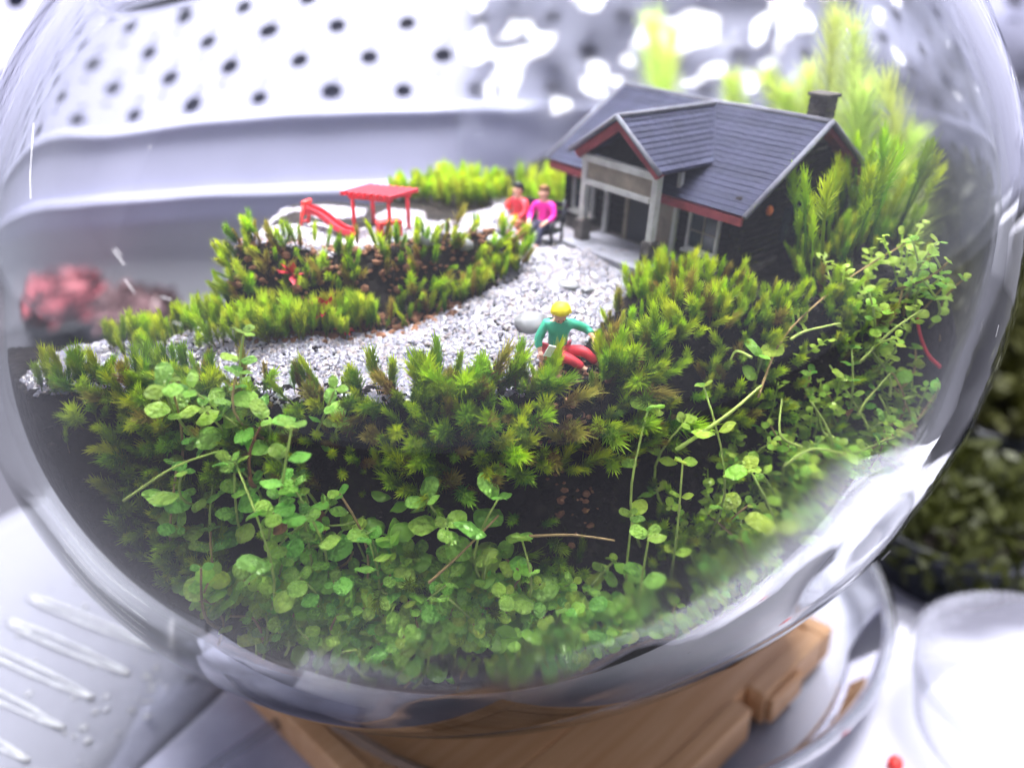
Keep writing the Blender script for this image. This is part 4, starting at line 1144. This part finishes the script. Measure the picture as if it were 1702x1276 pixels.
    MB().box((cx - .25, cyy - .24, Hr + .405), (cx + .25, cyy + .24, Hr + .48)).build('chimney_cap', M['stone'], ch, bevel=.02)
house()

# ------------------------------------------------------------------ red garden furniture
def pergola():
    p = at(637, 398, 17.3); p.z = float(H(p.x, p.y)) + .0
    root = empty('red_pergola', p, (0, 0, math.radians(-28))); tag(root, 'small red slatted pergola on the terrace', 'pergola')
    w_, d_, h_ = .52, .40, .72
    for sx in (-1, 1):
        for sy in (-1, 1):
            MB().tube([(sx * w_ * .85, sy * d_ * .8, -.1), (sx * w_ * .85, sy * d_ * .8, h_)], .04, 6).build('post', M['red'], root, True)
    for sy in (-1, 1): MB().box((-w_, sy * d_ * .8 - .04, h_), (w_, sy * d_ * .8 + .04, h_ + .08)).build('beam', M['red'], root)
    for i in range(8):
        x = -w_ - .04 + i * (2 * w_ + .08) / 7
        MB().box((x - .04, -d_ - .1, h_ + .082), (x + .04, d_ + .1, h_ + .16)).build('roof_slat', M['red'], root)
pergola()
def slide():
    a = at(513, 352, 17.2); b_ = at(592, 392, 16.9)
    g0 = float(H(a.x, a.y))
    root = empty('red_slide', (a.x, a.y, g0)); tag(root, 'small red playground slide left of the pergola', 'slide')
    o = Vector((a.x, a.y, g0)); P0 = a - o; P1 = b_ - o
    d = (P1 - P0); sd = Vector((-d.y, d.x, 0)).normalized() * .14
    rows = []
    for i in range(9):
        t = i / 8; c_ = P0 + d * t + Vector((0, 0, .06 * math.sin(t * math.pi * 2)))
        rows.append([c_ - sd + Vector((0, 0, .12)), c_ - sd, c_ + sd, c_ + sd + Vector((0, 0, .12))])
    mb = MB()
    for r_ in rows: mb.v += [tuple(q) for q in r_]
    for i in range(8):
        for k in range(3): mb.f.append((i * 4 + k, i * 4 + k + 1, i * 4 + k + 5, i * 4 + k + 4))
    ch = mb.build('chute', M['red'], root); md = ch.modifiers.new('solid', 'SOLIDIFY'); md.thickness = .04
    for s in (-1, 1):
        MB().tube([P0 + sd * s + Vector((0, 0, .16)), Vector((P0.x - .1, P0.y, -.05)) + sd * s], .035, 6).build('leg', M['redbright'], root, True)
    for k in range(3):
        z = .12 + k * .16
        MB().tube([Vector((P0.x - .08 + .05 * k, P0.y, z)) - sd, Vector((P0.x - .08 + .05 * k, P0.y, z)) + sd], .022, 6).build('ladder_rung', M['red'], root, True)
    MB().tube([P0 - sd + Vector((0, 0, .2)), P0 + sd + Vector((0, 0, .2))], .05, 8).build('top_bar', M['redbright'], root, True)
slide()
def stool():
    p = at(650, 415, 16.75); z = float(H(p.x, p.y))
    root = empty('red_stool', (p.x, p.y, z), (0, 0, .5)); tag(root, 'bright red little bench in front of the pergola', 'bench')
    MB().box((-.24, -.14, .28), (.24, .14, .36)).build('seat', M['redbright'], root, bevel=.02)
    for sx in (-1, 1): MB().box((sx * .19 - .04, -.13, -.1), (sx * .19 + .04, .13, .279)).build('leg', M['red'], root, bevel=.01)
stool()
for (u, v, y, s, lb) in ((490, 455, 15.4, .22, 'small red leaf tuft high on the terrace face'), (545, 510, 15.05, .26, 'larger red leaf tuft low on the terrace face'), (575, 545, 14.95, .18, 'red leaf tuft at the foot of the terrace')):
    root = empty('red_leaf_tuft', at(u, v, y)); tag(root, lb, 'red leaves', 'red leaf tufts')
    for k in range(9):
        d = Vector((rnd.gauss(0, .7), rnd.gauss(-.5, .5), rnd.gauss(.4, .5))).normalized()
        me = LEAF['leaf'][0] if False else None
        a = d.cross(Vector((0, 0, 1))).normalized() * s * .35
        q = d * s
        MB().add([Vector((0, 0, 0)), q * .6 + a, q * 1.3, q * .6 - a], [(0, 1, 2), (0, 2, 3)]).build('red_leaf', M['redcloth'], root)

# ------------------------------------------------------------------ figures
def skin(name, verts, edges, material, parent, sub=2):
    me = bpy.data.meshes.new(name); me.from_pydata([v[:3] for v in verts], edges, [])
    o = link(bpy.data.objects.new(name, me)); o.parent = parent
    me.materials.append(material)
    md = o.modifiers.new('skin', 'SKIN'); md.use_smooth_shade = True
    if not me.skin_vertices: 
        bpy.context.view_layer.objects.active = o
    sv = me.skin_vertices[0].data
    for i, v in enumerate(verts):
        r_ = v[3]; sv[i].radius = (r_, r_ * (v[4] if len(v) > 4 else 1)); sv[i].use_root = (i == 0)
    s = o.modifiers.new('sub', 'SUBSURF'); s.levels = sub; s.render_levels = sub
    return o
def figure(label, loc, rotz, scale, J, mats, hair_scale, extra=None):
    """J: joints in cm for a seated figure facing local -y"""
    root = empty('person', loc, (0, 0, rotz)); root.scale = (scale,) * 3; tag(root, label, 'person')
    g = lambda k, r_: (*J[k], r_)
    body = [g('pelvis', .17), g('waist', .15), g('chest', .17), g('neck', .07), g('head', .135), g('crown', .12),
            g('shl', .08), g('ell', .06), g('wrl', .042), g('shr', .08), g('elr', .06), g('wrr', .042),
            g('hipl', .11), g('knl', .08), g('anl', .05), g('tol', .05), g('hipr', .11), g('knr', .08), g('anr', .05), g('tor', .05)]
    E_ = [(0, 1), (1, 2), (2, 3), (3, 4), (4, 5), (2, 6), (6, 7), (7, 8), (2, 9), (9, 10), (10, 11), (0, 12), (12, 13), (13, 14), (14, 15), (0, 16), (16, 17), (17, 18), (18, 19)]
    b_ = skin('body', body, E_, M['skin'], root)
    k = 1.13
    torso = [g('waist', .19), g('chest', .21), g('collar', .12), g('shl', .105), g('ell', .085), g('cul', .07), g('shr', .105), g('elr', .085), g('cur', .07), g('pelvis', .19)]
    skin('shirt', torso, [(0, 1), (1, 2), (1, 3), (3, 4), (4, 5), (1, 6), (6, 7), (7, 8), (0, 9)], M[mats['shirt']], root)
    if mats.get('jacket'):
        skin('jacket_sleeve', [g('shl', .125), g('ell', .105), g('cul', .085)], [(0, 1), (1, 2)], M[mats['jacket']], root)
    leg = [g('pelvis', .20), g('hipl', .145), g('knl', .105), g('hml', .08), g('hipr', .145), g('knr', .105), g('hmr', .08)]
    skin('trousers', leg, [(0, 1), (1, 2), (2, 3), (0, 4), (4, 5), (5, 6)], M[mats['trousers']], root)
    for s_ in ('l', 'r'):
        a, t = Vector(J['an' + s_]), Vector(J['to' + s_])
        skin('shoe', [(*a, .062), (*((a + t) / 2), .065), (*t, .05)], [(0, 1), (1, 2)], M['black'], root, 1)
    # hair or hat shell over the back and top of the head
    hc = (Vector(J['head']) * .35 + Vector(J['crown']) * .65) - Vector(J['face']) * .03
    fd = Vector(J['face']).normalized(); ud = (Vector(J['crown']) - Vector(J['head'])).normalized()
    vv = []
    for q in SV:
        q = Vector(q); r_ = .175 * hair_scale
        f_ = q.dot(fd); u_ = q.dot(ud)
        if f_ > 0.25 and u_ < 0.35: r_ *= .55
        r_ *= 1 + .10 * float(vnoise(q.x * 4, q.y * 4, q.z * 4 + 2))
        vv.append(hc + q * r_)
    mesh_obj('hair', vv, SF.tolist(), M[mats['hair']], root, True)
    hd = Vector(J['head']); sd = fd.cross(ud).normalized()
    for s_ in (-1, 1):
        mesh_obj('eye', [hd + fd * .128 + sd * (.045 * s_) + ud * .03 + Vector(q) * .014 for q in IV], IF.tolist(), M['black'], root)
        mesh_obj('ear', [hd + sd * (.135 * s_) + ud * .01 + Vector((q[0] * .02, q[1] * .03, q[2] * .04)) for q in IV], IF.tolist(), M['skin'], root, True)
    mesh_obj('nose', [hd + fd * .14 + Vector(q) * .022 for q in IV], IF.tolist(), M['skin'], root, True)
    # hands: palm and five fingers
    for s_, w_, e_ in (('l', 'wrl', 'ell'), ('r', 'wrr', 'elr')):
        wv = Vector(J[w_]); d = (wv - Vector(J[e_])).normalized(); a = d.cross(Vector((0, 0, 1)))
        a = a.normalized() if a.length > .1 else Vector((1, 0, 0)); n_ = a.cross(d)
        mb = MB(); mb.tube([wv - d * .02, wv + d * .04, wv + d * .085], [.036, .048, .04], 6)
        for q in range(4):
            o_ = wv + d * .08 + a * (q - 1.5) * .024; ln = (.07, .085, .08, .06)[q]
            mb.tube([o_, o_ + d * ln * .55 - n_ * .008, o_ + d * ln - n_ * .03], [.013, .012, .008], 5)
        o_ = wv + d * .03 + a * .04; mb.tube([o_, o_ + a * .03 + d * .03, o_ + a * .035 + d * .065], [.014, .013, .009], 5)
        mb.build('hand', M['skin'], root, True)
    return root
JM = dict(pelvis=(0, 0, .18), waist=(0, -.02, .40), chest=(0, -.08, .66), collar=(0, -.11, .80), neck=(0, -.14, .88), head=(0, -.25, .96), crown=(0, -.33, 1.03),
          shl=(-.24, -.08, .74), ell=(-.38, -.10, .46), cul=(-.36, -.16, .30), wrl=(-.34, -.2, .24),
          shr=(.24, -.08, .74), elr=(.52, -.04, .60), cur=(.62, -.16, .52), wrr=(.63, -.24, .48),
          hipl=(-.10, -.05, .16), knl=(.12, -.42, .20), hml=(.42, -.50, .02), anl=(.46, -.51, -.02), tol=(.56, -.58, -.02),
          hipr=(.12, -.05, .16), knr=(.42, -.34, .30), hmr=(.68, -.42, .06), anr=(.72, -.43, .02), tor=(.84, -.50, .02), face=(0, -.5, -.87))
gm = at(926, 565, 14.35)
figure('seated figure in green sweater with yellow hair bending its head down', (gm.x, gm.y, float(H(gm.x, gm.y)) - .02), math.radians(6), 0.98, JM,
       dict(shirt='green_shirt', trousers='redcloth', hair='yellow'), 1.12)
o = MB().box((-.07, -.01, -.11), (.07, .01, .11)).build('paper_bag', M['paper'], None, False, at(913, 584, 13.35)); o.rotation_euler = (.3, .35, .4)
tag(o, 'scrap of white paper beside the hand of the green figure', 'paper')

JB = dict(pelvis=(0, 0, .50), waist=(0, .02, .70), chest=(0, .02, .95), collar=(0, .0, 1.10), neck=(0, -.02, 1.17), head=(0, -.05, 1.30), crown=(0, -.04, 1.41),
          shl=(-.24, .0, 1.03), ell=(-.33, -.12, .76), cul=(-.26, -.32, .66), wrl=(-.24, -.40, .64),
          shr=(.24, .0, 1.03), elr=(.33, -.12, .76), cur=(.24, -.32, .66), wrr=(.20, -.40, .64),
          hipl=(-.12, -.05, .48), knl=(-.14, -.46, .50), hml=(-.14, -.50, .12), anl=(-.14, -.50, .06), tol=(-.14, -.64, .04),
          hipr=(.12, -.05, .48), knr=(.14, -.46, .52), hmr=(.10, -.66, .12), anr=(.09, -.68, .06), tor=(.08, -.82, .05), face=(0, -1, 0))
bp_ = at(882, 398, 18.75); bz = float(H(bp_.x, bp_.y)); brot = math.radians(-33)
def bench():
    root = empty('garden_bench', (bp_.x, bp_.y, bz), (0, 0, brot)); tag(root, 'black miniature garden bench beside the porch with two sitters', 'bench')
    for i in range(3): MB().box((-.72, -.28 + i * .16, .30), (.72, -.16 + i * .16, .35)).build('seat_slat', M['dark'], root)
    for i in range(3): MB().box((-.72, .22 + i * .03, .46 + i * .16), (.72, .27 + i * .03, .57 + i * .16)).build('back_slat', M['dark'], root)
    for sx in (-.66, .66):
        MB().tube([(sx, .2, -.05), (sx, .2, .4), (sx, .32, .95)], .035, 6).build('leg', M['dark'], root, True)
        MB().tube([(sx, -.26, -.05), (sx, -.26, .5), (sx, .2, .54)], .035, 6).build('leg', M['dark'], root, True)
bench()
def onbench(dx, dy=0.0):
    v = Matrix.Rotation(brot, 3, 'Z') @ Vector((dx, dy, 0)); return (bp_.x + v.x, bp_.y + v.y, bz - .03)
figure('bench sitter with black hair and red jacket', onbench(-.34), brot - .2, 0.86, JB, dict(shirt='redcloth', jacket='redbright', trousers='peach', hair='black'), .95)
figure('bench sitter in hot pink top with dark trousers', onbench(.32), brot + .1, 0.86, JB, dict(shirt='pink', trousers='navy', hair='dry'), .95)
o = MB().box((-.16, -.12, 0), (.16, .12, .3)).box((-.1, -.01, .3), (.1, .01, .38)).build('peach_bag', M['peach'], None, False, onbench(.0, -.36), .02)
tag(o, 'peach coloured bag standing before the two bench sitters', 'bag')
